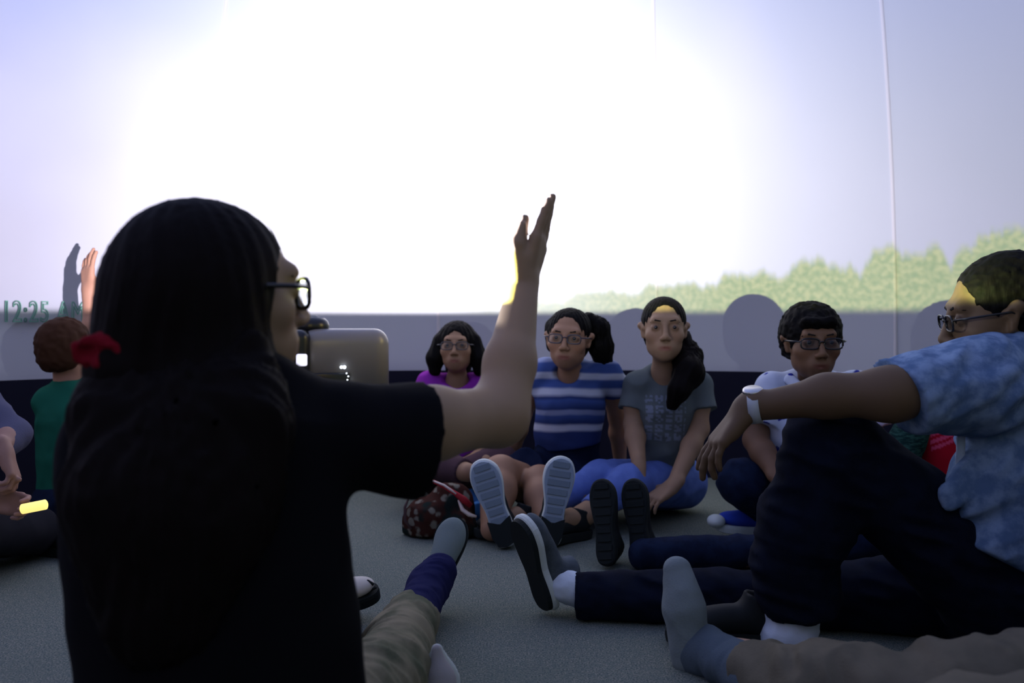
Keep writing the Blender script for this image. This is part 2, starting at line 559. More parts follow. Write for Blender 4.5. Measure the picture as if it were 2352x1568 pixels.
# ---------------------------------------------------------------- heads, hands, feet
class Head:
    def __init__(s, c, face, up=(0, 0, 1), sc=1.0, chin=1.0, wide=1.0):
        s.c = np.asarray(c, float); s.sc = sc; s.chin = chin; s.wide = wide
        f = np.asarray(face, float); f /= np.linalg.norm(f)
        u = np.asarray(up, float); u = u - f * u.dot(f); u /= np.linalg.norm(u)
        s.R = np.stack([np.cross(f, u), f, u], 1)     # columns: its right, forward, up
    def p(s, x, y, z): return s.c + s.R @ (np.array([x * s.wide, y, z]) * s.sc)
    def loc(s, P): return ((P - s.c) @ s.R) / s.sc / np.array([s.wide, 1, 1])
    def e(s, F, x, y, z, rx, ry, rz, k=0.012, sub=False):
        F.ell(s.p(x, y, z), np.array([rx * s.wide, ry, rz]) * s.sc, s.R, k * s.sc, sub)
    def k(s, F, a, b, ra, rb, k=0.01, **kw):
        F.cone(s.p(*a), s.p(*b), ra * s.sc, rb * s.sc, k * s.sc, **kw)
    def build(s, F, neck=None, neck_r=0.05):
        s.e(F, 0, -.016, .032, .075, .093, .080, .02)
        s.e(F, 0, .022, -.030, .059, .064, .078, .03)
        s.e(F, 0, .030, -.070, .042, .048, .040 * s.chin, .03)
        s.e(F, 0, .064, -.096, .020, .018, .016, .02)
        for q in (-1, 1):
            s.e(F, q * .042, .048, -.024, .024, .026, .022, .02)       # cheek
            s.e(F, q * .045, .000, -.055, .014, .028, .028, .02)       # jaw corner
        s.k(F, (-.036, .074, .027), (.036, .074, .027), .012, .012, .02)  # brow
        for q in (-1, 1):
            s.e(F, q * .032, .096, .004, .019, .018, .014, .012, True)  # socket
        for q in (-1, 1):
            s.e(F, q * .032, .0725, .003, .0165, .0145, .0135, .004)    # lids
            s.e(F, q * .032, .0895, .0025, .0115, .006, .0038, .002, True)  # opening between them
        s.k(F, (0, .086, .012), (0, .103, -.028), .0075, .010, .012)
        s.e(F, 0, .105, -.033, .0105, .010, .0095, .008)
        for q in (-1, 1):
            s.e(F, q * .0115, .096, -.037, .0085, .0105, .008, .006)
            s.e(F, q * .006, .102, -.0455, .0035, .005, .004, .002, True)
        s.e(F, 0, .077, -.068, .026, .014, .022, .018)                  # muzzle
        for x0, x1, r in ((-.022, -.006, .0040), (.022, .006, .0040), (-.006, .006, .0050)):
            s.k(F, (x0, .084 if abs(x0) > .01 else .0895, -.0660), (x1, .0895, -.0640), r * .8, r, .004)
        s.k(F, (-.017, .084, -.0745), (0, .0885, -.0765), .0042, .0062, .004)
        s.k(F, (.017, .084, -.0745), (0, .0885, -.0765), .0042, .0062, .004)
        s.k(F, (-.022, .0935, -.0700), (.022, .0935, -.0700), .0022, .0022, .002, sub=True)
        for q in (-1, 1):                                              # ears
            s.k(F, (q * .070, .004, .004), (q * .080, -.012, .014), .010, .013, .006)
            s.k(F, (q * .078, -.010, .014), (q * .072, .000, -.026), .010, .007, .008)
            s.e(F, q * .086, .000, -.002, .006, .009, .013, .004, True)
        if neck is not None:
            F.cone(s.p(0, -.022, -.055), neck, .046 * s.sc * (neck_r / .05), neck_r * s.sc, .03)
        return s
    def skin_tint(s, P):
        L = s.loc(P); x, y, z = L[:, 0], L[:, 1], L[:, 2]
        y = np.where((y > .14) | (np.abs(z) > .13), -1, y)
        c = np.ones((len(P), 3))
        lip = np.exp(-((x / .022) ** 4) - ((z + .070) / .0085) ** 4) * (y > .07)
        c *= 1 - lip[:, None] * np.array([.25, .55, .50])
        sock = np.exp(-(((np.abs(x) - .032) / .02) ** 2) - ((z - .006) / .014) ** 2) * (y > .04)  # eye sockets: shade painted into the skin colour
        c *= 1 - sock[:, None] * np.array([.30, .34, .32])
        chk = np.exp(-(((np.abs(x) - .038) / .018) ** 2) - ((z + .03) / .02) ** 2) * (y > .03)
        c *= 1 - chk[:, None] * np.array([.0, .10, .08])
        nos = np.exp(-((x / .012) ** 2) - ((z + .047) / .006) ** 2) * (y > .085)  # nostrils: dark of the openings painted into the skin as shade
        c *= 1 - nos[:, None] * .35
        return c
    def eyes(s, parent, look=(0, 0), brow_rgb=(25, 20, 20)):
        mw = mat('eye_white', (140, 136, 136), rough=0.25, spec=0.5)
        mi = mat('iris_dark', (30, 20, 16), rough=0.2, spec=0.6)
        mb = mat('brow_hair_%d' % brow_rgb[0], brow_rgb, rough=0.9)
        for q in (-1, 1):
            F = Field(); s.e(F, q * .032, .0735, .0025, .0128, .0128, .0128)
            ey = link('eye', F.mesh(.0022 * s.sc), mw, parent)
            F = Field(); s.e(F, q * .032 + look[0] * .005, .0820, .0028 + look[1] * .004, .0074, .0055, .0074)
            link('iris', F.mesh(.0016 * s.sc), mi, ey)
            F = Field()
            s.k(F, (q * .017, .087, .0245), (q * .034, .085, .0275), .0030, .0030, .003)
            s.k(F, (q * .034, .085, .0275), (q * .051, .070, .0205), .0030, .0018, .003)
            link('eyebrow', F.mesh(.0025 * s.sc), mb, parent)
    def glasses(s, parent, rim=(20, 18, 20), w=.024, hgt=.016, rr=.0022, yy=.098, tilt=0.0, name='glasses'):
        m = mat('glasses_rim_%d' % rim[0], rim, rough=0.3, spec=0.5)
        ml = glass_mat()
        bm_all = []
        def put(pts, r, closed=False):
            bm_all.append(tube_mesh([s.p(*q) for q in pts], r * s.sc, 6, closed))
        lens = []
        for q in (-1, 1):
            ring = []
            for i in range(20):
                a = 2 * math.pi * i / 20
                cx, cz = math.cos(a), math.sin(a)
                f = (abs(cx) ** 3.5 + abs(cz) ** 3.5) ** (-1 / 3.5)
                ring.append((q * .033 + w * cx * f, yy - .10 * (abs(q * .033 + w * cx * f) ** 1.6), -.001 + hgt * cz * f))
            put(ring, rr, True); lens.append(ring)
            put([(q * (.033 + w), yy - .002, .005), (q * .078, .060, .006), (q * .081, .0, .006), (q * .078, -.02, -.006)], rr * 1.1)
        put([(-.010, yy, .003), (0, yy + .003, .006), (.010, yy, .003)], rr)
        bm = bmesh.new()
        for me in bm_all: bm.from_mesh(me)
        me = bpy.data.meshes.new('m'); bm.to_mesh(me); bm.free()
        g = link(name, me, m, parent)
        for ring in lens:
            V = [s.p(*q) for q in ring] + [s.p(q[0], q[1] - .0012, q[2]) for q in ring]
            def mk(bm, V=V):
                vs = [bm.verts.new(v) for v in V]; n = len(V) // 2
                bm.faces.new(vs[:n]); bm.faces.new(vs[n:][::-1])
                for i in range(n): bm.faces.new((vs[i], vs[(i + 1) % n], vs[n + (i + 1) % n], vs[n + i]))
            link('lens', bm_mesh(mk), ml, g, smooth=False)
        return g
    def hair_cap(s, F, thick=.012, back=.010, line=.075, front_cut=True, k=.02):
        """hair over the skull, open over the face; line = height of the hairline"""
        s.e(F, 0, -.018 - back / 2, .034, .075 + thick, .093 + back / 2 + thick * .25, .080 + thick, k)
        s.e(F, 0, -.045, -.010, .070 + thick * .8, .062 + back, .080, k)
        if front_cut:
            s.e(F, 0, .105, -.022, .070, .075, line + .030, .006, True)


def glass_mat():
    if 'lens_glass' in MATS: return MATS['lens_glass']
    m = bpy.data.materials.new('lens_glass'); m.use_nodes = True
    t = m.node_tree; t.nodes.clear()
    o = t.nodes.new('ShaderNodeOutputMaterial'); mx = t.nodes.new('ShaderNodeMixShader')
    tr = t.nodes.new('ShaderNodeBsdfTransparent'); gl = t.nodes.new('ShaderNodeBsdfGlossy')
    gl.inputs['Roughness'].default_value = 0.05
    tr.inputs[0].default_value = (0.93, 0.95, 0.96, 1)
    fr = t.nodes.new('ShaderNodeFresnel'); fr.inputs[0].default_value = 1.6
    mu = t.nodes.new('ShaderNodeMath'); mu.operation = 'MULTIPLY'; mu.inputs[1].default_value = 0.3; t.links.new(fr.outputs[0], mu.inputs[0]); t.links.new(mu.outputs[0], mx.inputs[0]); t.links.new(tr.outputs[0], mx.inputs[1]); t.links.new(gl.outputs[0], mx.inputs[2])
    t.links.new(mx.outputs[0], o.inputs[0])
    MATS['lens_glass'] = m
    return m


def hand(F, wrist, d, n, thumb=1, curl=(10, 14, 18, 22), sc=1.0, spread=0.10, thumb_out=0.75, wr=.025, tcurl=.3, fingers=(1, 1, 1, 1), curl2=None, tn=.25):
    """d: towards the fingertips, n: the way the palm faces, thumb: which side (+/-) the thumb leaves"""
    R = frame(d, n); s = R[:, 0] * thumb; d = R[:, 1]; n = R[:, 2]
    w = np.asarray(wrist, float)
    q = lambda a, b, c: w + (a * s + b * d + c * n) * sc
    K = [(.027, .088), (.009, .093), (-.010, .089), (-.027, .080)]
    for (a, b) in K:
        F.cone(q(a * .55, .006, 0), q(a, b, 0), .0145 * sc, .0115 * sc, .012 * sc)
    F.cone(q(.020, .02, .006), q(.030, .045, .010), .014 * sc, .011 * sc, .014 * sc)
    F.cone(q(-.020, .02, .006), q(-.022, .055, .006), .013 * sc, .011 * sc, .014 * sc)
    L = (.070, .079, .073, .057)
    for i, (a, b) in enumerate(K):
        if not fingers[i]: continue
        p = q(a, b, 0); side = spread * (1.2, .35, -.45, -1.3)[i]
        c = math.radians(curl[i]); r = (.0090, .0092, .0088, .0078)[i] * sc
        ang = c * .8
        for j, f in enumerate((.45, .30, .25)):
            v = math.cos(ang) * (d * math.cos(side) + s * math.sin(side)) + math.sin(ang) * n
            p2 = p + v * L[i] * f * sc
            F.cone(p, p2, r, r * .93, .003 * sc); r *= .93
            p = p2; ang += c * (1.25 if curl2 is None else curl2)
    p = q(.022, .018, .006)
    v1 = s * thumb_out + d * (1 - thumb_out * .55) + n * tn; v1 /= np.linalg.norm(v1)
    p2 = p + v1 * .045 * sc
    F.cone(p, p2, .0135 * sc, .0115 * sc, .010 * sc)
    v2 = v1 * (1 - tcurl) + d * tcurl; v2 /= np.linalg.norm(v2)
    p3 = p2 + v2 * .030 * sc; F.cone(p2, p3, .0112 * sc, .0100 * sc, .004)
    v3 = v2 * (1 - tcurl) + d * tcurl; v3 /= np.linalg.norm(v3)
    F.cone(p3, p3 + v3 * .026 * sc, .0100 * sc, .0082 * sc, .004)
    F.cone(w - d * .02, q(0, .01, 0), wr * .98 * sc, .020 * sc, .02, flat=(n, .78))


def arm(F, S, E, Wr, r=(.046, .036, .025), k=.02):
    S, E, Wr = (np.asarray(v, float) for v in (S, E, Wr))
    F.cone(S, S * .55 + E * .45, r[0], r[0] * .93, k); F.cone(S * .55 + E * .45, E, r[0] * .93, r[1], k)
    m = E * .68 + Wr * .32
    F.cone(E, m, r[1], r[1] * 1.04, k); F.cone(m, Wr, r[1] * 1.04, r[2], k)


def leg(F, H, Kn, A, r=(.078, .054, .036), k=.02, calf=1.05, back=None):
    H, Kn, A = (np.asarray(v, float) for v in (H, Kn, A))
    F.cone(H, Kn, r[0], r[1], k)
    m = Kn * .66 + A * .34
    if back is not None: m = m + np.asarray(back) * .012
    F.cone(Kn, m, r[1] * .96, r[1] * calf, k); F.cone(m, A, r[1] * calf, r[2], k)


OUT = [(-.024, .0), (-.034, .03), (-.034, .07), (-.030, .12), (-.040, .17), (-.046, .205), (-.042, .245), (-.022, .272),
       (.004, .280), (.030, .268), (.044, .235), (.045, .20), (.038, .15), (.031, .11), (.033, .06), (.034, .03), (.024, .0), (.0, -.008)]

def _smooth_out(P):
    n = len(P); R = []
    for i in range(n):
        p0, p1, p2, p3 = (np.array(P[(i + k) % n]) for k in (-1, 0, 1, 2))
        for t in (0, 1 / 3, 2 / 3):
            R.append(tuple(.5 * (2 * p1 + (p2 - p0) * t + (2 * p0 - 5 * p1 + 4 * p2 - p3) * t * t + (3 * p1 - p0 - 3 * p2 + p3) * t ** 3)))
    return R
OUT = _smooth_out(OUT)

def shoe(parent, heel, toe_d, up, m_up, m_sole, sc=1.0, tread=None, collar=True, flipx=1, m_rand=None, thick=.022, laces=None, name='shoe', narrow=1.0, m_heel=None, high=0.0, slab=.006):
    """heel: point under the heel; toe_d along the sole to the toe; up: away from the sole"""
    R = frame(toe_d, up) * 1.0
    R[:, 0] *= flipx
    h = np.asarray(heel, float)
    q = lambda x, y, z: h + R @ (np.array([x * narrow, y, z]) * sc)
    Rf = R.copy(); 
    if flipx < 0: Rf[:, 0] *= -1
    F = Field()
    F.ell(q(0, .045, .045), np.array([.036 * narrow, .048, .050]) * sc, Rf, .02)
    F.ell(q(0, .125, .040), np.array([.036 * narrow, .085, .036]) * sc, Rf, .03)
    F.ell(q(.002, .205, .032), np.array([.044 * narrow, .070, .028]) * sc, Rf, .02)
    F.cone(q(0, .070, .055), q(0, .055, .095 + high), .037 * sc * narrow, .040 * sc * narrow, .02, cb=True)
    if collar: F.ell(q(0, .052, .112 + high), np.array([.029 * narrow, .034, .03]) * sc, Rf, .004, True)
    F.cut(q(0, 0, .004), -R[:, 2])
    me = F.mesh(.0045)
    up_o = link(name, me, m_up, parent)
    def mk(bm):
        rings = []
        for z, g in ((-thick + .003, .93), (-thick, .88), (0, 1.0), (.012, 1.03), (.016, .98)):
            pass
        prof = ((-thick, .90), (-thick + .004, .98), (0.002, 1.02), (.012, 1.0))
        n = len(OUT)
        for z, g in prof:
            rings.append([bm.verts.new(q(x * g * 1.04, .135 + (y - .135) * (g * .5 + .52), z)) for x, y in OUT])
        bm.faces.new(rings[0]); bm.faces.new(rings[-1][::-1])
        for a in range(len(rings) - 1):
            for i in range(n):
                j = (i + 1) % n
                bm.faces.new((rings[a][i], rings[a][j], rings[a + 1][j], rings[a + 1][i]))
    so = link('sole', bm_mesh(mk), m_sole if m_rand is None else m_rand, up_o, smooth=False)
    if m_rand is not None:
        def mk2(bm):
            n = len(OUT)
            a = [bm.verts.new(q(x * .93, .135 + (y - .135) * .96, -thick - slab)) for x, y in OUT]
            b = [bm.verts.new(q(x * .97, .135 + (y - .135) * .985, -thick + .003)) for x, y in OUT]
            bm.faces.new(a); bm.faces.new(b[::-1])
            for i in range(n):
                j = (i + 1) % n; bm.faces.new((a[i], a[j], b[j], b[i]))
        link('outsole', bm_mesh(mk2), m_sole, up_o, smooth=False)
    if tread is not None:
        def mk3(bm):
            z = -thick - (slab + .001 if m_rand is not None else .001)
            ys = np.linspace(.02, .255, 9)
            for i, y in enumerate(ys):
                w = np.interp(y, [0, .03, .12, .2, .25, .27], [.040, .056, .048, .074, .062, .03])
                if m_heel is not None and y < .07: continue
                box(bm, q(0, y, z), np.array([w * .92 * narrow, .0205, .005]) * sc, R=Rf, bevel=.001)
        tr_ = link('tread', bm_mesh(mk3), tread, up_o, smooth=False)
        tag(tr_, kind='stuff')
    if laces is not None:
        bm = bmesh.new()
        for i in range(5):
            y = .085 + i * .021; z = .083 - i * .0075
            me = tube_mesh([q(-.020, y, z - .006), q(0, y + .004, z + .002), q(.020, y, z - .006)], .0028 * sc, 5)
            bm.from_mesh(me)
        me = bpy.data.meshes.new('m'); bm.to_mesh(me); bm.free()
        link('lace', me, laces, up_o)
    return up_o


SKIN = {}
def skin(name, rgb):
    return mat('skin_' + name, rgb, rough=0.6, spec=0.3, bump=0.05, scale=500, attr=True)

def skin_mesh(parent, F, head, m, h=.004, extra=None):
    me = F.mesh(h)
    def fn(P):
        return head.skin_tint(P) if head is not None else np.ones((len(P), 3))
    tint(me, fn)
    return link('body', me, m, parent)

def cloth(parent, name, F, m, h=.006, fold=.004, f=13., axis=None, label=None, tintfn=None, squeeze=2.5):
    if fold: F.disp = wrinkles(fold, f, axis, squeeze)
    me = F.mesh(h)
    if tintfn is not None: tint(me, tintfn)
    o = link(name, me, m, parent)
    if label: o['label'] = label
    return o

def strands(amp=.0022, n=70, c=(0, 0, 0), axis=(0, 0, 1), extra=0.4):
    """fine ridges running along the axis direction"""
    ax = np.asarray(axis, float); ax = ax / np.linalg.norm(ax); c = np.asarray(c, float)
    Rr = frame(ax, (0.31, 0.9, 0.2) if abs(ax[1]) < .9 else (1, 0, .1))
    def g(P):
        q = P - c
        a = np.arctan2(q @ Rr[:, 0], q @ Rr[:, 2])
        w = vnoise(P, 9.0) * 1.3
        return amp * (np.sin(a * n + w * 9) * .6 + np.sin(a * n * .37 + 2 + w * 5) * .8) + amp * extra * vnoise(P, 60.)
    return g

# ---------------------------------------------------------------- people
m_hair_blk = mat('hair_black', (10, 8, 8), rough=0.65, spec=0.08, bump=0.3, scale=250, stretch=(1, 1, .15))
m_hair_dk = mat('hair_dark_brown', (12, 7, 6), rough=0.7, spec=0.08, bump=0.3, scale=250, stretch=(1, 1, .15))
m_black = mat('black_jersey', (10, 10, 14), rough=0.95, spec=0.1, bump=0.2, scale=700)
m_navy = mat('navy_denim', (18, 26, 46), rough=0.9, spec=0.1, bump=0.3, scale=500, var=.4, vscale=30, var_rgb=(30, 44, 72))
m_shoe_blk = mat('black_shoe', (18, 24, 26), rough=0.7, spec=0.25, bump=0.1, scale=200)
m_sole_dk = mat('dark_rubber', (26, 32, 32), rough=0.8, spec=0.2)
m_sole_wh = mat('white_rubber', (196, 204, 200), rough=0.7, spec=0.25)
m_white_sock = mat('white_sock', (205, 215, 228), rough=0.95, spec=0.05, bump=0.2, scale=300)
m_metal = mat('steel', (190, 190, 190), rough=0.25, metal=1.0)
UP = np.array([0, 0, 1.0])


# ===== woman in the foreground, back to the camera, arm raised
def woman():
    p = empty('person', W(490, 1900, 1.12) * [1, 1, 0], 'woman in a black T-shirt seen from behind, long dark hair, glasses, right arm raised', 'person')
    sk = skin('woman', (150, 124, 98))
    H = Head(W(522, 676, 1.16), (.80, .60, .02), (0.0, 0.05, 1), 1.0)
    F = Field()
    neck = W(455, 905, 1.17)
    H.build(F, neck, .055)
    chest = W(480, 1090, 1.14); waist = W(490, 1500, 1.12); hips = W(492, 1780, 1.12)
    RS = W(800, 985, 1.17); RE = W(1150, 955, 1.41); RW = W(1203, 652, 1.55)
    LS = W(255, 1010, 1.13); LE = W(300, 1400, 1.10); LW = W(335, 1590, 1.28)
    F.chain([neck, chest, waist, hips], [.055, .115, .105, .13], .04)
    F.cone(chest, RS, .07, .05, .04); F.cone(chest, LS, .07, .05, .04)
    # raised arm, soft under the upper arm
    mid = RS * .5 + RE * .5
    F.cone(RS, mid, .048, .050, .02); F.cone(mid + [0, 0, -.005], RE + [-.012, 0, 0.0], .051, .046, .03)
    m2 = RE * .62 + RW * .38
    F.cone(RE, m2, .046, .042, .03); F.cone(m2, RW, .042, .0265, .02)
    hand(F, RW + [0, 0, -.005], np.array([.34, .12, 1.0]), np.array([-.93, .30, .25]), thumb=1, curl=(-1, 0, 2, 4), sc=.98, spread=.03, thumb_out=.12, wr=.027, tcurl=.45, tn=.34)
    F.cone(RW + [-.006, -.01, .015], W(1188, 560, 1.53), .020, .0150, .006); F.cone(W(1188, 560, 1.53), W(1200, 516, 1.53), .0150, .0075, .004)
    arm(F, LS, LE, LW, (.045, .040, .028))
    hand(F, LW, np.array([.8, .5, -.15]), np.array([0, 0, -1.]), thumb=1, curl=(12, 14, 16, 18))
    # legs inside the trousers
    RK = W(885, 1560, 1.56); RA = W(965, 1392, 2.05)
    LK = np.array([-.56, 1.50, .07]); LA = np.array([-.50, 2.06, .055])
    leg(F, hips + [.08, .02, -.02], RK, RA, (.08, .05, .034)); leg(F, hips + [-.06, .02, -.02], LK, LA, (.08, .05, .034))
    skin_mesh(p, F, H, sk)
    H.eyes(p)
    H.glasses(p, rim=(12, 12, 14), w=.022, hgt=.020, rr=.0034, yy=.093)
    # T-shirt
    F = Field()
    F.chain([W(470, 930, 1.16), W(480, 1060, 1.13), W(487, 1330, 1.11), W(515, 1560, 1.11), W(522, 1650, 1.11)], [.075, .168, .164, .168, .172], .05, flat=((0, 1, 0), .72))
    F.cone(W(480, 1010, 1.15), W(790, 1000, 1.17), .085, .068, .04)
    F.cone(W(780, 1000, 1.17), W(962, 1010, 1.235), .068, .083, .015, cb=True)
    F.cone(W(480, 1010, 1.14), W(265, 1030, 1.12), .085, .062, .04)
    F.cone(W(265, 1030, 1.12), W(305, 1385, 1.09), .062, .057, .03, cb=True)
    F.cut(W(505, 1640, 1.11), (0, 0, -1))
    F.ell(W(455, 880, 1.18), (.062, .06, .05), None, .01, True)
    cloth(p, 'shirt', F, m_black, .006, .005, 9.)
    # trousers: dark maroon seat, camouflage-coloured rolled legs
    m_pants = mat('camouflage_cloth', (124, 118, 98), rough=0.95, spec=0.08, bump=0.3, scale=400, var=.7, vscale=9, var_rgb=(62, 74, 56))
    m_seat = mat('maroon_cloth', (46, 14, 26), rough=0.95, spec=0.08)
    F = Field()
    F.ell(hips + [0, .02, -.0], (.205, .14, .12)); F.cone(hips, W(500, 1560, 1.12), .16, .15, .03, flat=((0, 1, 0), .75))
    F.cut(W(500, 1540, 1.12), (0, 0, 1)); F.cut((0, 0, .006), (0, 0, -1))
    cloth(p, 'waistband', F, m_seat, .008, .003)
    F = Field()
    F.cone(hips + [.08, .02, -.01], RK, .10, .078, .02)
    F.cone(RK, W(950, 1410, 1.98), .076, .056, .02, cb=True)
    F.cone(hips + [-.06, .02, -.01], LK, .10, .07, .02); F.cone(LK, LA + [.0, -.06, .0], .066, .05, .02, cb=True)
    F.cut((0, 0, .006), (0, 0, -1))
    ax = RA - RK
    cloth(p, 'trousers', F, m_pants, .006, .008, 10., ax, squeeze=3.2)
    F = Field()   # rolled cuffs
    a, b = W(938, 1440, 1.93), W(953, 1408, 1.99)
    F.cone(a, b, .064, .060, .004, ca=True, cb=True); F.cut((0, 0, .006), (0, 0, -1))
    cloth(p, 'trouser_cuff', F, m_pants, .005, .003, 14.)
    F = Field()
    F.cone(W(905, 1500, 1.78), W(925, 1462, 1.87), .078, .071, .004, ca=True, cb=True); F.cut((0, 0, .006), (0, 0, -1))
    cloth(p, 'trouser_fold', F, m_pants, .005, .003, 14.)
    # sock and shoes
    m_sock = mat('navy_sock', (34, 36, 72), rough=0.95, spec=0.05, bump=0.3, scale=300)
    F = Field(); F.cone(W(955, 1412, 1.96), W(985, 1345, 2.08), .050, .048, .02); F.cone(W(985, 1345, 2.08), W(1008, 1312, 2.11), .048, .044, .02)
    cloth(p, 'sock', F, m_sock, .005, .003, 30., W(985, 1345, 2.11) - W(955, 1412, 1.98))
    m_shoe = mat('grey_canvas', (112, 124, 122), rough=0.9, spec=0.1, bump=0.2, scale=300)
    shoe(p, W(990, 1400, 2.13) + [0, 0, .012], W(1040, 1232, 2.22) - W(990, 1400, 2.13), (-.12, -1, .12), m_shoe, m_sole_dk, sc=.80, collar=False, thick=.016, narrow=1.12)
    m_ws = mat('off_white_leather', (186, 180, 170), rough=0.6, spec=0.3)
    s2 = shoe(p, LA * [1, 1, 0] + [-.03, .02, .025], (1, .06, .22), (-.20, -.35, 1), m_ws, m_sole_dk, sc=.76, collar=False, thick=.026)
    s2['label'] = 'off-white shoe with dark straps and sole'
    bm = bmesh.new()
    for a, b, c_ in (((828, 1330), (846, 1334), (858, 1342)), ((836, 1350), (850, 1356), (864, 1348))):
        bm.from_mesh(tube_mesh([W(*a, 2.09), W(*b, 2.075), W(*c_, 2.07)], .0035, 6))
    me = bpy.data.meshes.new('m'); bm.to_mesh(me); bm.free()
    link('strap', me, m_shoe_blk, s2)
    # hair
    F = Field()
    H.hair_cap(F, .010, .024, .060, True, .03)
    F.ell(W(430, 696, 1.12), (.098, .10, .112), None, .04)
    F.cone(W(395, 690, 1.12), W(330, 850, 1.09), .080, .070, .03)
    F.cone(W(455, 700, 1.13), W(485, 900, 1.10), .074, .088, .03)
    F.cone(W(575, 790, 1.13), W(612, 905, 1.12), .018, .026, .02); F.cone(W(596, 770, 1.125), W(634, 900, 1.13), .007, .018, .012)
    H.e(F, 0, .130, -.030, .110, .118, .118, .004, True)
    F.disp = strands(.0013, 60, W(440, 650, 1.13))
    link('hair', F.mesh(.005), m_hair_dk, p)
    F = Field()   # the long length below the tie, loose over the back
    F.chain([W(330, 850, 1.09), W(285, 960, 1.04), W(300, 1150, 1.0), W(330, 1420, .99)], [.052, .057, .070, .05], .03, flat=((0, 1, 0), .5))
    F.chain([W(500, 880, 1.08), W(480, 1000, 1.03), W(440, 1200, 1.0), W(400, 1400, .99)], [.080, .085, .075, .05], .04, flat=((0, 1, 0), .45))
    F.disp = strands(.003, 46, W(400, 1100, 1.0))
    link('ponytail', F.mesh(.006), m_hair_dk, p)
    m_tie = mat('red_cloth', (116, 16, 30), rough=0.9, spec=0.1, bump=0.3, scale=150)
    F = Field()
    c = W(244, 808, 1.045)
    F.ell(c, (.022, .013, .019), None, .02)
    for i in range(10):
        a = 2 * math.pi * i / 10
        F.ell(c + np.array([math.cos(a) * .021, -.003 + .006 * (i % 2), math.sin(a) * .017]), (.011 + .003 * (i % 3), .016, .010 + .003 * (i % 2)), None, .01)
    cloth(p, 'hair_tie', F, m_tie, .003, .006, 34.)
    st = [W(*q) for q in ((600, 490, 1.16), (628, 535, 1.18), (645, 570, 1.19), (656, 600, 1.19))]
    link('hair_strand', tube_mesh(st, [.0006, .0007, .0006, .0003], 5), m_hair_dk, p)
woman()


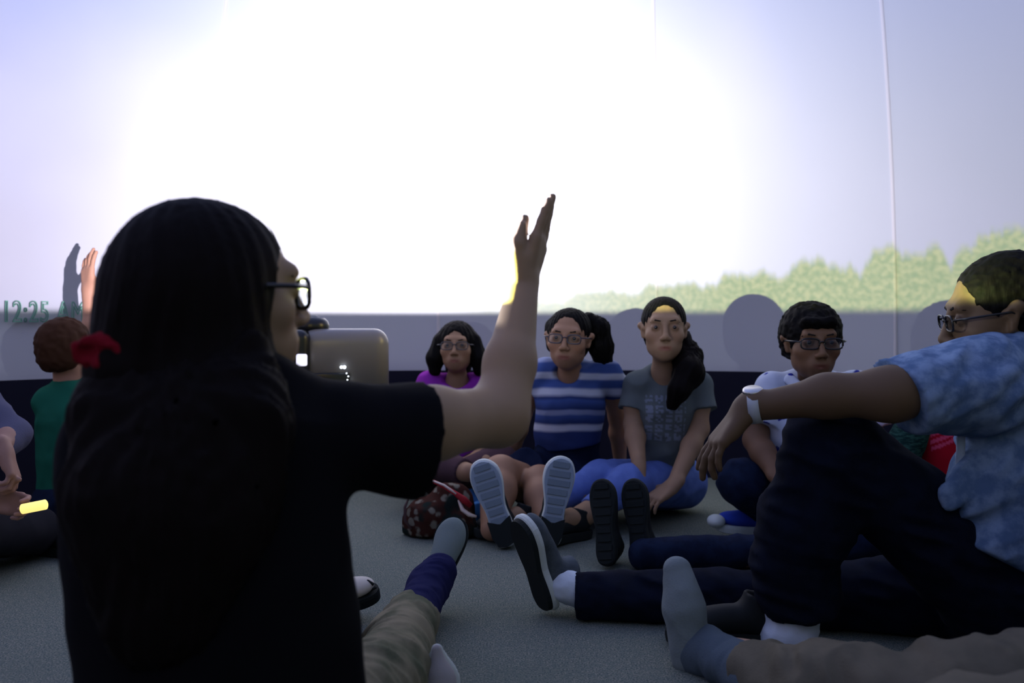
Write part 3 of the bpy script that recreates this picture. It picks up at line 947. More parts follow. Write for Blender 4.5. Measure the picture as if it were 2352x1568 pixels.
# ===== man on the right, blue mottled shirt, one knee up
def man():
    p = empty('person', W(2330, 1500, 1.86) * [1, 1, 0], 'man in a mottled blue short-sleeved shirt and dark jeans, one knee raised, arm across it', 'person')
    sk = skin('man', (98, 76, 54))
    H = Head(W(2296, 722, 1.86), (-.93, .25, -.16), (-.12, 0, 1), 1.10)
    F = Field()
    neck = W(2370, 860, 1.88)
    H.build(F, neck, .062)
    chest = W(2400, 1020, 1.87); hips = W(2375, 1400, 1.88)
    S = W(2310, 860, 1.80); E = W(2045, 905, 1.70); Wr = W(1712, 938, 1.80)
    F.chain([neck, chest, hips], [.062, .125, .13], .04); F.cone(chest, S, .07, .055, .04)
    F.chain([S, E, W(1900, 909, 1.74), Wr], [.058, .050, .040, .027], .03)
    hand(F, Wr, np.array([-.62, .05, -.78]), np.array([.60, .1, -.55]), thumb=-1, curl=(8, 12, 18, 16), sc=1.02, spread=.09, thumb_out=.45, wr=.028)
    S2 = W(2480, 880, 2.0); arm(F, S2, W(2560, 1120, 2.0), W(2480, 1300, 1.95)); F.cone(chest, S2, .07, .05, .04)
    hand(F, W(2480, 1300, 1.95), (-.4, 0, -1), (-1, 0, 0))
    K1 = W(1900, 1022, 1.83); A1 = W(1800, 1440, 1.92); K2 = W(1850, 1380, 2.08); A2 = W(1370, 1372, 2.12)
    leg(F, hips + [-.03, 0, -.02], K1, A1, (.09, .062, .038)); leg(F, hips + [-.03, .12, -.02], K2, A2, (.09, .06, .038))
    skin_mesh(p, F, H, sk)
    H.eyes(p, brow_rgb=(20, 16, 14)); H.glasses(p, rim=(14, 14, 16), w=.026, hgt=.015)
    # short hair
    F = Field()
    H.hair_cap(F, .007, .008, .072, False)
    H.e(F, 0, .125, -.018, .105, .098, .122, .006, True)
    H.e(F, .0, -.01, -.085, .12, .10, .055, .006, True)
    for q in (-1, 1): H.e(F, q * .085, .012, -.030, .022, .036, .048, .004, True)
    F.disp = lambda P: .0022 * vnoise(P, 95.) + .0015 * vnoise(P, 190.)
    link('hair', F.mesh(.004), m_hair_blk, p)
    # shirt
    m_sh = mat('mottled_blue_cotton', (88, 112, 146), rough=0.95, spec=0.08, bump=0.25, scale=400, var=.75, vscale=22, var_rgb=(138, 160, 190))
    F = Field()
    F.chain([W(2400, 880, 1.87), W(2400, 1010, 1.87), W(2400, 1200, 1.87), W(2385, 1330, 1.87)], [.12, .165, .17, .185], .05, flat=((0, 1, 0), .8))
    F.chain([W(2360, 872, 1.84), W(2240, 884, 1.77), W(2062, 908, 1.71)], [.104, .098, .076], .03)
    F.cone(W(2400, 880, 1.87), W(2500, 900, 2.0), .10, .08, .03)
    F.cone(W(2300, 1080, 1.80), W(2192, 1140, 1.74), .085, .026, .03, flat=((0, 1, 0), .6))
    F.cone(W(2290, 1120, 1.80), W(2290, 1270, 1.76), .10, .07, .04, flat=((0, 1, 0), .6))
    e = W(2068, 908, 1.71)
    F.cut(e, (-.93, -.20, -.34))
    F.ell(H.p(0, -.01, -.15), (.07, .07, .04), None, .01, True)
    n = np.array([-.45, -.15, -.9]); F.cut(W(2240, 1262, 1.76), n)
    cloth(p, 'shirt', F, m_sh, .006, .010, 9., (.6, 0, -.8))
    F = Field()   # placket edge down the front
    F.chain([W(2208, 975, 1.79), W(2206, 1050, 1.775), W(2200, 1120, 1.765)], [.010, .010, .010], .004, flat=((0, 1, 0), .5))
    cloth(p, 'shirt_placket', F, mat('pale_blue_cotton', (168, 182, 206), rough=.95, spec=.08), .004, .0)
    # jeans
    F = Field()
    F.cone(hips + [-.03, -.01, -.0], W(1925, 1030, 1.83), .135, .088, .03)
    F.cone(W(1925, 1030, 1.83), K1, .088, .086, .03)
    F.chain([K1, W(1850, 1200, 1.86), W(1822, 1290, 1.88)], [.084, .094, .086], .03); F.cone(W(1822, 1290, 1.88), W(1836, 1385, 1.90), .086, .092, .02, cb=True)
    F.cone(hips + [0, .14, -.02], K2, .12, .085, .03); F.cone(K2, W(1322, 1372, 2.12), .082, .062, .03, cb=True)
    F.ell(hips + [.03, .05, -.03], (.2, .17, .13)); F.cut((0, 0, .006), (0, 0, -1))
    F.cut(W(1812, 1432, 1.90), (-.32, -.1, -.82)) if False else None
    m_j = mat('dark_jeans', (16, 22, 38), rough=0.92, spec=0.08, bump=0.3, scale=500, var=.5, vscale=24, var_rgb=(10, 14, 22))
    cloth(p, 'jeans', F, m_j, .006, .007, 11., (.3, 0, 1))
    # watch, ring
    wd = Wr - E; wd /= np.linalg.norm(wd)
    wc = Wr * .93 + E * .07
    Rw = frame(wd, UP)
    g = link('watch_strap', lathe_mesh([(.031, -.011), (.0335, -.011), (.0335, .011), (.031, .011)], wc, 28, wd), mat('pale_strap', (176, 180, 184), rough=.4, spec=.5), p)
    link('watch_case', lathe_mesh([(.0, -.004), (.020, -.004), (.0215, 0), (.020, .006), (.017, .008), (.0, .008)], wc + Rw[:, 2] * .033 + Rw[:, 0] * 0.0, 28, Rw[:, 2] + [0, -.35, 0]), m_metal, g)
    # socks and shoes
    F = Field(); F.cone(W(1372, 1368, 2.12), W(1296, 1345, 2.12), .046, .040, .02)
    cloth(p, 'sock', F, m_white_sock, .005, .003, 30.)
    F = Field(); F.cone(W(1820, 1375, 1.90), W(1818, 1450, 1.885), .066, .056, .03)
    F.ell(W(1800, 1462, 1.895), (.05, .045, .030), None, .03)
    cloth(p, 'sock', F, m_white_sock, .005, .003, 30.)
    m_up = mat('grey_suede', (84, 92, 98), rough=0.9, spec=0.1, bump=0.2, scale=200, var=.5, vscale=16, var_rgb=(40, 46, 52))
    s = shoe(p, W(1262, 1402, 2.13) + [0, 0, .012], W(1205, 1222, 2.10) - W(1262, 1402, 2.13), (.82, .52, .12), m_up, m_sole_dk, sc=.86, m_rand=m_sole_wh, thick=.009, slab=.013, laces=m_shoe_blk, narrow=1.2, collar=False, high=.010)
    s['label'] = 'grey suede shoe with white midsole and dark outsole'
    s = shoe(p, W(1800, 1478, 1.92) + [0, 0, .018], (-1, .06, -.01), (0, 0, 1), m_shoe_blk, m_sole_dk, sc=.92, thick=.018, laces=m_shoe_blk)
man()


def seated(label, base, skin_c, head, neck, chest, hips, S, E, Wd, hd, nh, th, legs, r_arm=(.038, .031, .021), hsc=.9, curls=None, wr=.022, r_leg=(.07, .05, .034), out=None, sr=.055):
    p = empty('person', np.asarray(base) * [1, 1, 0], label, 'person')
    F = Field()
    head.build(F, neck, .043)
    F.chain([neck, chest, hips], [.045, .078, .085], .035)
    for i in (0, 1):
        F.cone(chest, S[i], sr, .04, .03)
        arm(F, S[i], E[i], Wd[i], r_arm)
        hand(F, Wd[i], hd[i], nh[i], thumb=th[i], sc=hsc, wr=wr, curl=(curls or ((12, 14, 16, 18), (12, 14, 16, 18)))[i])
        if legs[i] is not None: leg(F, *legs[i], r=r_leg)
    return p, F


# ===== girl with glasses and loose dark hair, purple shirt
def girl_purple():
    d = 3.62
    H = Head(W(1049, 797, d), (-.05, -1, .10), (0, .1, 1), .90, wide=1.04)
    hips = W(1050, 1085, 3.72)
    p, F = seated('girl in a purple shirt with glasses and loose dark hair, behind the raised arm', W(1050, 1100, 3.7), None, H,
        W(1050, 880, 3.66), W(1050, 930, 3.68), hips,
        (W(985, 886, 3.66), W(1115, 886, 3.66)), (W(965, 1010, 3.55), W(1140, 1010, 3.55)), (W(1035, 1050, 3.40), W(1085, 1055, 3.40)),
        ((.6, -.4, -.2), (-.6, -.4, -.2)), ((0, 0, -1), (0, 0, -1)), (1, -1),
        ((hips + [-.07, -.04, -.02], W(950, 1050, 3.35), W(1075, 1085, 3.1)), (hips + [.07, -.04, -.02], W(1150, 1060, 3.3), W(1040, 1095, 3.2))))
    skin_mesh(p, F, H, skin('a', (142, 108, 82)))
    H.eyes(p); H.glasses(p, rim=(40, 40, 52), w=.026, hgt=.018)
    F = Field(); H.hair_cap(F, .012, .015, .055, True, .02)
    for q in (-1, 1):
        F.chain([H.p(q * .078, -.01, .03), H.p(q * .098, -.012, -.05), H.p(q * .100, -.015, -.105)], [.030, .036, .026], .02)
    F.cone(H.p(0, -.07, 0), H.p(0, -.085, -.09), .070, .055, .02)
    H.e(F, 0, .11, -.022, .058, .08, .106, .004, True)
    H.e(F, 0, .06, -.13, .05, .10, .05, .004, True)
    F.disp = strands(.002, 50, H.c); link('hair', F.mesh(.005), m_hair_blk, p)
    F = Field()
    F.chain([W(1050, 895, 3.68), W(1050, 950, 3.69), W(1050, 1080, 3.72)], [.075, .132, .138], .03, flat=((0, 1, 0), .8))
    for S, E in ((W(988, 884, 3.66), W(966, 965, 3.58)), (W(1112, 884, 3.66), W(1137, 965, 3.58))):
        F.cone(W(1050, 895, 3.67), S, .06, .056, .03); F.cone(S, E, .056, .052, .02, cb=True)
    F.ell(H.p(0, .0, -.150), (.062, .07, .03), None, .01, True)
    cloth(p, 'shirt', F, mat('purple_cotton', (142, 46, 160), rough=.9, spec=.1, bump=.2, scale=400), .006, .005)
    F = Field()
    for q, K, A in ((-1, W(950, 1050, 3.35), W(1068, 1084, 3.12)), (1, W(1150, 1060, 3.3), W(1045, 1092, 3.22))):
        F.cone(hips + [q * .06, -.03, -.01], K, .095, .068, .02); F.cone(K, A, .066, .048, .02, cb=True)
    F.ell(hips, (.14, .12, .1)); F.cut((0, 0, .005), (0, 0, -1))
    cloth(p, 'trousers', F, mat('mauve_brown_cotton', (74, 56, 62), rough=.95, spec=.05, bump=.2, scale=400), .006, .005)
    shoe(p, W(1085, 1100, 3.06) * [1, 1, 0] + [0, 0, .02], (.8, -.5, 0), (0, 0, 1), mat('sky_blue_canvas', (60, 120, 180), rough=.9), m_sole_wh, sc=.8)
    shoe(p, W(1040, 1100, 3.24) * [1, 1, 0] + [0, 0, .02], (.85, -.2, 0), (0, 0, 1), mat('sky_blue_canvas', (60, 120, 180), rough=.9), m_sole_wh, sc=.8)
girl_purple()


# ===== girl in the striped top, soles of her shoes towards the camera
def girl_striped():
    H = Head(W(1306, 778, 3.14), (-.22, -1, .02), (.05, 0, 1), .95, wide=1.06)
    hips = W(1300, 1120, 3.36)
    LK, RK = W(1150, 1085, 3.04), W(1240, 1108, 3.06)       # image-left knee, image-right knee
    LA, RA = W(1130, 1215, 2.84), W(1262, 1218, 2.86)
    p, F = seated('girl in blue and white striped top, glasses and ponytail, leaning back on her arms', W(1300, 1200, 3.35), None, H,
        W(1310, 866, 3.20), W(1312, 915, 3.24), hips,
        (W(1245, 858, 3.24), W(1390, 862, 3.24)), (W(1200, 950, 3.34), W(1418, 955, 3.36)), (W(1172, 1060, 3.42), W(1425, 1075, 3.46)),
        ((-.5, -.6, -.3), (.5, .5, -.4)), ((0, 0, -1), (0, 0, -1)), (1, -1),
        ((hips + [-.08, -.03, -.01], LK, LA), (hips + [.03, -.04, -.01], RK, RA)), r_arm=(.038, .033, .022), r_leg=(.078, .060, .038))
    skin_mesh(p, F, H, skin('b', (152, 114, 88)))
    H.eyes(p); H.glasses(p, rim=(34, 38, 60), w=.024, hgt=.0165)
    F = Field(); H.hair_cap(F, .005, .006, .030, True, .02)
    H.e(F, 0, .112, -.004, .068, .082, .112, .004, True)
    for q in (-1, 1): H.e(F, q * .09, .005, -.030, .025, .035, .040, .004, True)
    F.cone(H.p(.070, -.03, .045), H.p(.064, -.04, -.03), .024, .022, .02)
    F.disp = strands(.0016, 60, H.c); link('hair', F.mesh(.004), m_hair_blk, p)
    F = Field()
    F.chain([H.p(-.06, -.06, .07), W(1372, 755, 3.20), W(1380, 795, 3.21), W(1385, 825, 3.22)], [.034, .042, .044, .036], .02)
    F.disp = strands(.0025, 30, W(1380, 770, 3.18)); link('ponytail', F.mesh(.005), m_hair_blk, p)
    # striped top
    m = bpy.data.materials.new('striped_jersey'); m.use_nodes = True; MATS['striped_jersey'] = m
    N = NT(m.node_tree); b = m.node_tree.nodes['Principled BSDF']; b.inputs['Roughness'].default_value = .95
    b.inputs['Specular IOR Level'].default_value = .08
    tc = N.n.new('ShaderNodeTexCoord'); v = tc.outputs['Object']
    x, y, z = N.sep(v)
    w = N.m('ADD', N.m('MULTIPLY', N.noise(v, 6.0), .02), N.m('ADD', N.m('MULTIPLY', z, 1.0), N.m('MULTIPLY', N.m('ABSOLUTE', x), .06)))
    cr = N.n.new('ShaderNodeValToRGB'); cr.color_ramp.interpolation = 'LINEAR'
    N.l.new(N.smooth(w, .26, .66) if False else N.m('DIVIDE', N.m('SUBTRACT', w, .30), .36), cr.inputs[0])
    dk, md, wh, lv = col(44, 58, 104), col(66, 88, 146), col(186, 190, 204), col(136, 146, 180)
    st = [(0.0, dk), (.10, dk), (.13, wh), (.17, wh), (.20, dk), (.27, md), (.29, lv), (.32, lv), (.34, dk), (.42, md), (.45, dk),
          (.49, wh), (.53, wh), (.56, md), (.63, md), (.655, wh), (.70, wh), (.72, md), (.80, md), (.82, lv), (.86, lv), (.88, md), (.94, md), (.96, wh), (1.0, wh)]
    cre = cr.color_ramp.elements
    while len(cre) > 1: cre.remove(cre[-1])
    cre[0].position, cre[0].color = st[0]
    for q, c in st[1:]:
        e = cre.new(q); e.color = c
    N.l.new(cr.outputs[0], b.inputs['Base Color'])
    bp = N.n.new('ShaderNodeBump'); bp.inputs['Strength'].default_value = .2; bp.inputs['Distance'].default_value = .002
    N.l.new(N.noise(v, 500.), bp.inputs['Height']); N.l.new(bp.outputs[0], b.inputs['Normal'])
    F = Field()
    F.chain([W(1315, 878, 3.24), W(1310, 920, 3.23), W(1305, 985, 3.26), W(1303, 1030, 3.3)], [.095, .122, .118, .120], .04, flat=((0, 1, 0), .8))
    for S, E in ((W(1254, 856, 3.24), W(1228, 892, 3.27)), (W(1390, 858, 3.24), W(1418, 893, 3.28))):
        F.cone(W(1315, 880, 3.23), S, .06, .052, .025); F.cone(S, E, .056, .060, .02, cb=True)
    F.cone(W(1258, 838, 3.22), W(1300, 868, 3.16), .020, .018, .03); F.cone(W(1385, 838, 3.22), W(1325, 872, 3.16), .020, .018, .03)
    F.ell(H.p(0, .01, -.130), (.056, .07, .045), None, .01, True)
    F.cut(W(1303, 1022, 3.3), (0.15, 0, -1))
    cloth(p, 'striped_top', F, m, .005, .006, 12.)
    F = Field()   # dark shorts
    F.cone(W(1304, 985, 3.27), hips, .118, .135, .03, flat=((0, 1, 0), .85), ca=True)
    F.cone(hips + [-.08, -.03, 0], W(1195, 1082, 3.16), .105, .092, .03, cb=True)
    F.cone(hips + [.03, -.04, 0], W(1290, 1106, 3.17), .105, .095, .03, cb=True)
    F.cut((0, 0, .005), (0, 0, -1))
    cloth(p, 'shorts', F, mat('dark_navy_cotton', (20, 28, 50), rough=.95, spec=.05, bump=.2, scale=400), .006, .006)
    m_tr = mat('grey_blue_rubber', (142, 156, 170), rough=.8, spec=.2)
    m_tr2 = mat('grey_tread', (116, 130, 142), rough=.85, spec=.15)
    for hp, tp, fx in ((W(1165, 1262, 2.74), W(1100, 1052, 2.78), 1), (W(1262, 1262, 2.74), W(1291, 1058, 2.78), -1)):
        hp = hp + [0, 0, .012]
        s = shoe(p, hp + [0, .03, 0], tp - hp, (-.05 * fx, 1, .20), m_shoe_blk, m_tr, sc=.99, tread=m_tr2, m_rand=m_sole_wh, flipx=fx, m_heel=m_sole_dk, laces=m_shoe_blk, narrow=1.08)
        R = frame(tp - hp, (-.05 * fx, 1, .20))
        def mk(bm, hp=hp, R=R):
            o = [(x, y) for x, y in OUT if y < .09]
            o = [(-.024, 0), (-.034, .03), (-.035, .085), (-.02, .078), (0, .066), (.02, .078), (.035, .085), (.035, .03), (.024, 0), (0, -.008)]
            c = hp + [0, .03, 0]
            f = lambda x, y, z: c + R @ (np.array([x * 1.08, y, z]) * .99)
            a = [bm.verts.new(f(x, y, -.034)) for x, y in o]; bb = [bm.verts.new(f(x * 1.02, y, -.020)) for x, y in o]
            bm.faces.new(a); bm.faces.new(bb[::-1])
            for i in range(len(o)): j = (i + 1) % len(o); bm.faces.new((a[i], a[j], bb[j], bb[i]))
        hb = link('heel', bm_mesh(mk), m_sole_dk, s, smooth=False); hb['label'] = 'dark heel of the pale sole'
girl_striped()


# ===== girl in the grey T-shirt, hair over one shoulder, blue leggings
def girl_grey():
    H = Head(W(1525, 756, 3.08), (-.12, -1, .05), (0, 0, 1), 1.0)
    hips = W(1525, 1105, 3.32)
    KA, AA = W(1375, 1100, 3.08), W(1228, 1180, 2.96)
    KB, AB = W(1445, 1112, 3.0), W(1342, 1182, 2.90)
    p, F = seated('girl in a grey printed T-shirt and blue leggings, dark hair over one shoulder', W(1525, 1180, 3.3), None, H,
        W(1527, 862, 3.14), W(1528, 920, 3.18), hips,
        (W(1460, 888, 3.16), W(1605, 885, 3.16)), (W(1455, 975, 3.14), W(1606, 985, 3.12)), (W(1468, 1068, 3.00), W(1548, 1112, 2.95)),
        ((.05, -.25, -1), (-.75, -.15, -.5)), ((1, 0, 0), (-.3, .2, -1)), (-1, -1),
        ((hips + [-.06, -.02, -.01], KA, AA), (hips + [.05, -.03, -.01], KB, AB)), r_arm=(.041, .033, .024))
    for A, t in ((AA, (-.9, -.45, .1)), (AB, (-.75, -.65, .1))):
        F.cone(A, A + np.array(t) * .07 + [0, 0, -.01], .034, .03, .02); F.cone(A + np.array(t) * .07 + [0, 0, -.01], A + np.array(t) * .14 + [0, 0, -.025], .03, .022, .02)
    skin_mesh(p, F, H, skin('c', (152, 120, 92)))
    H.eyes(p)
    F = Field(); H.hair_cap(F, .004, .006, .026, True, .02)
    H.e(F, 0, .118, -.004, .070, .086, .116, .004, True)
    for q in (-1, 1): H.e(F, q * .09, .005, -.035, .025, .035, .042, .004, True)
    F.disp = strands(.0012, 60, H.c); link('hair', F.mesh(.004), m_hair_blk, p)
    F = Field()
    F.chain([H.p(-.045, -.05, -.02), W(1578, 820, 3.10), W(1582, 855, 3.02), W(1560, 895, 2.99), W(1545, 925, 3.0)], [.045, .052, .050, .038, .024], .02)
    F.disp = strands(.003, 26, W(1575, 850, 3.05), (.3, 0, 1)); link('ponytail', F.mesh(.005), m_hair_dk, p)
    # T-shirt with a worn pale print
    F = Field()
    F.chain([W(1528, 885, 3.17), W(1528, 935, 3.17), W(1526, 1010, 3.2), W(1525, 1062, 3.24)], [.095, .118, .108, .115], .04, flat=((0, 1, 0), .8))
    for S, E in ((W(1468, 886, 3.16), W(1456, 942, 3.15)), (W(1600, 884, 3.16), W(1614, 945, 3.13))):
        F.cone(W(1528, 890, 3.17), S, .055, .050, .03); F.cone(S, E, .052, .058, .02, cb=True)
    F.ell(H.p(0, .005, -.155), (.058, .075, .04), None, .01, True)
    F.cut(W(1525, 1066, 3.24), (0, 0, -1))
    rs = np.random.RandomState(5); G = rs.rand(14, 40)
    o = W(1528, 920, 3.08)
    def pr(P):
        x = (P[:, 0] - o[0]) / .0085; z = (o[2] + .018 - P[:, 2]) / .0068
        row = np.floor(z / 5).astype(int); cx = np.floor(x).astype(int) + 20; cz = np.floor(z).astype(int)
        ok = (np.abs(x) < 8.5) & (z > 0) & (z < 24) & (P[:, 1] < o[1] + .06) & ((cz % 5) != 4)
        g = G[np.clip(cz, 0, 13) if False else np.mod(cz, 14), np.clip(cx, 0, 39)] > .36
        g &= (cx % 4) != 3
        c = np.ones((len(P), 3)); mk = (ok & g)[:, None]
        return np.where(mk, c * np.array([1.75, 1.70, 2.1]), c)
    cloth(p, 'printed_shirt', F, mat('grey_jersey', (98, 106, 106), rough=.95, spec=.05, bump=.2, scale=400, attr=True), .0045, .006, 12., tintfn=pr)
    F = Field()
    F.cone(hips + [-.05, -.02, 0], KA, .095, .066, .03); F.cone(KA, W(1245, 1168, 2.965), .062, .042, .02, cb=True)
    F.cone(hips + [.06, -.03, 0], KB, .098, .070, .03); F.cone(KB, W(1356, 1172, 2.91), .066, .044, .02, cb=True)
    F.ell(hips, (.125, .12, .11)); F.cut((0, 0, .005), (0, 0, -1))
    m_bl = mat('blue_leggings', (96, 118, 182), rough=.9, spec=.1, bump=.25, scale=350, var=.3, vscale=14, var_rgb=(56, 74, 136))
    cloth(p, 'leggings', F, m_bl, .005, .004, 16.)
    for A, t in ((AA, (-.9, -.45, .1)), (AB, (-.75, -.65, .1))):
        shoe(p, A * [1, 1, 0] + [.012, .01, .018], (t[0], t[1], .05), (0, 0, 1), m_shoe_blk, m_sole_dk, sc=.84)
girl_grey()


# ===== boy with glasses in the white shirt with blue flowers
def boy():
    H = Head(W(1866, 786, 2.82), (-.05, -1, -.02), (0, 0, 1), 1.04, wide=1.05)
    hips = W(1850, 1165, 2.98)
    K1, A1 = W(1702, 1108, 2.84), W(1790, 1190, 2.90)
    K2, A2 = W(1990, 1120, 2.86), W(1960, 1230, 2.72)
    p, F = seated('boy with short black hair and glasses in a white shirt printed with blue flowers', W(1850, 1220, 2.98), None, H,
        W(1866, 905, 2.88), W(1862, 965, 2.92), hips,
        (W(1765, 905, 2.92), W(1975, 905, 2.92)), (W(1735, 1010, 2.88), W(2010, 1020, 2.88)), (W(1790, 1100, 2.74), W(1950, 1110, 2.74)),
        ((.6, -.5, -.3), (-.6, -.5, -.3)), ((0, 0, -1), (0, 0, -1)), (1, -1),
        ((hips + [-.08, -.03, -.01], K1, A1), (hips + [.08, -.03, -.01], K2, A2)), r_arm=(.046, .038, .025))
    skin_mesh(p, F, H, skin('d', (112, 82, 60)))
    H.eyes(p); H.glasses(p, rim=(16, 14, 16), w=.026, hgt=.016, rr=.0028)
    F = Field(); H.hair_cap(F, .016, .012, .070, False)
    H.e(F, 0, .112, -.040, .076, .075, .092, .006, True)
    H.e(F, .0, -.01, -.090, .12, .10, .055, .006, True)
    for q in (-1, 1): H.e(F, q * .088, .014, -.035, .024, .036, .048, .004, True)
    F.cone(H.p(-.035, .078, .066), H.p(.04, .078, .064), .016, .016, .02)
    F.disp = lambda P: .004 * vnoise(P, 70.) + .002 * vnoise(P, 160.)
    link('hair', F.mesh(.004), m_hair_blk, p)
    # shirt with printed flowers (voronoi blots)
    m = mat('floral_white_cotton', (196, 204, 222), rough=.95, spec=.05)
    N = NT(m.node_tree); b = m.node_tree.nodes['Principled BSDF']
    tc = N.n.new('ShaderNodeTexCoord')
    vo = N.n.new('ShaderNodeTexVoronoi'); vo.inputs['Scale'].default_value = 15.0; N.l.new(tc.outputs['Object'], vo.inputs['Vector'])
    big = N.noise(tc.outputs['Object'], 7.0)
    mk = N.m('MULTIPLY', N.smooth(N.m('ADD', vo.outputs['Distance'], N.m('MULTIPLY', N.noise(tc.outputs['Object'], 60.), .35)), .58, .52), N.smooth(big, .40, .44))
    N.l.new(N.mix(mk, col(196, 204, 222), col(36, 46, 140)), b.inputs['Base Color'])
    F = Field()
    F.chain([W(1863, 915, 2.92), W(1860, 970, 2.92), W(1855, 1060, 2.95), W(1850, 1120, 2.97)], [.11, .150, .145, .15], .04, flat=((0, 1, 0), .75))
    for S, E in ((W(1775, 896, 2.92), W(1745, 975, 2.89)), (W(1965, 896, 2.92), W(1998, 985, 2.89))):
        F.cone(W(1862, 905, 2.92), S, .062, .060, .03); F.cone(S, E, .060, .068, .02, cb=True)
    F.ell(H.p(0, .03, -.150), (.055, .085, .055), None, .006, True)
    F.cut(W(1850, 1130, 2.97), (0, 0, -1))
    cloth(p, 'shirt', F, m, .006, .007, 11.)
    F = Field()
    for q in (-1, 1):
        F.cone(H.p(q * .060, -.03, -.115), H.p(q * .022, .055, -.165), .020, .016, .01, flat=(H.R @ np.array([q * .8, .4, .5]), .45))
    cloth(p, 'collar', F, m, .004, 0)
    F = Field()
    F.cone(hips + [-.06, -.03, 0], K1, .10, .078, .03); F.cone(K1, W(1780, 1184, 2.895), .072, .050, .02, cb=True)
    F.cone(hips + [.06, -.03, 0], K2, .10, .078, .03); F.cone(K2, W(1962, 1220, 2.73), .072, .052, .02, cb=True)
    F.ell(hips, (.16, .13, .12)); F.cut((0, 0, .005), (0, 0, -1))
    cloth(p, 'trousers', F, m_navy, .006, .006)
    m_bs = mat('royal_blue_canvas', (40, 66, 168), rough=.85, spec=.15, bump=.2, scale=300)
    s = shoe(p, W(1800, 1200, 2.92) * [1, 1, 0] + [0, 0, .022], (-1, -.10, .10), (0.05, -.1, 1), m_bs, m_sole_wh, sc=.84, thick=.020, laces=m_sole_wh)
    s['label'] = 'royal blue shoe with white trim'
    F = Field(); o = W(1645, 1196, 2.885)
    F.ell(o, (.030, .036, .022), None, .01)
    cloth(p, 'toe_cap', F, m_sole_wh, .004, 0)
    shoe(p, W(1985, 1200, 2.72) * [1, 1, 0] + [0, 0, .02], (-.5, -.9, 0), (0, 0, 1), m_bs, m_sole_wh, sc=.84, thick=.02)
boy()


# ===== child in the red shirt behind the man
def red_child():
    H = Head(W(2275, 770, 2.62), (-.55, -.8, 0), (0, 0, 1), .96)
    hips = W(2190, 1190, 2.64)
    KA, AA = W(1850, 1272, 2.60), W(1515, 1270, 2.58)
    KB, AB = W(1830, 1262, 2.54), W(1480, 1272, 2.52)
    p, F = seated('child in a red shirt with white lettering, mostly hidden behind the man', W(2190, 1250, 2.64), None, H,
        W(2262, 880, 2.66), W(2225, 985, 2.66), hips,
        (W(2150, 950, 2.66), W(2320, 960, 2.66)), (W(2075, 1040, 2.60), W(2350, 1080, 2.66)), (W(2085, 1140, 2.5), W(2290, 1180, 2.6)),
        ((-.3, -.6, -.5), (-.5, -.3, -.4)), ((0, 0, -1), (0, 0, -1)), (1, -1),
        ((hips + [-.05, .03, -.02], KA, AA), (hips + [-.05, -.05, -.02], KB, AB)), r_leg=(.06, .040, .030))
    skin_mesh(p, F, H, skin('e', (120, 88, 70)), .005)
    H.eyes(p)
    F = Field(); H.hair_cap(F, .010, .010, .050)
    F.disp = strands(.002, 50, H.c); link('hair', F.mesh(.005), m_hair_blk, p)
    F = Field()
    F.chain([W(2235, 920, 2.66), W(2195, 1000, 2.66), W(2175, 1160, 2.66)], [.10, .135, .13], .04, flat=((0, 1, 0), .75))
    F.cone(W(2230, 930, 2.66), W(2320, 960, 2.66), .06, .055, .03); F.cut(W(2190, 1190, 2.66), (0, 0, -1))
    o = W(2170, 1010, 2.55)
    G = np.random.RandomState(3).rand(60)
    def pr(P):
        x = (P[:, 0] - o[0]); z = o[2] - P[:, 2] + x * .55
        c = np.ones((len(P), 3))
        for z0, t0 in ((-.022, .011), (.000, .011), (.020, .010)):
            g = G[np.clip((x / .011 + 30).astype(int), 0, 59)] > .25
            mk = (np.abs(z - z0) < t0 * .55) & g & (P[:, 1] < o[1] + .09)
            c = np.where(mk[:, None], np.array([1.6, 9., 7.]), c)
        return c
    cloth(p, 'printed_shirt', F, mat('red_jersey', (176, 22, 40), rough=.95, spec=.05, attr=True), .0045, .005, 10., tintfn=pr)
    F = Field()
    m_dg = mat('dark_green_knit', (20, 42, 40), rough=.95, spec=.05, bump=.5, scale=120, var=.7, vscale=40, var_rgb=(52, 88, 76), stretch=(1, 1, 4))
    F.chain([W(2120, 930, 2.66), W(2075, 1030, 2.60), W(2088, 1130, 2.52)], [.055, .050, .045], .02)
    cloth(p, 'sleeve', F, m_dg, .005, .006, 16.)
    F = Field()
    for q, K, A in ((.05, KA, AA), (-.06, KB, AB)):
        F.cone(hips + [0, q, 0], K, .10, .055, .03); F.cone(K, A, .054, .046, .02)
    F.ell(hips, (.14, .14, .11)); F.cut((0, 0, .005), (0, 0, -1))
    cloth(p, 'jeans', F, m_navy, .006, .006)
    for hp, tp, rr in ((W(1398, 1308, 2.50), W(1387, 1122, 2.56), -.25), (W(1478, 1306, 2.52), W(1462, 1140, 2.56), -.2)):
        hp = hp + [0, 0, .012]
        s = shoe(p, hp + [.0, .03, 0], tp - hp, (.35, 1, .15), m_shoe_blk, m_sole_dk, sc=.86, thick=.020, narrow=.98, tread=m_sole_dk)
        s['label'] = 'black shoe with its dark sole towards the camera'
red_child()


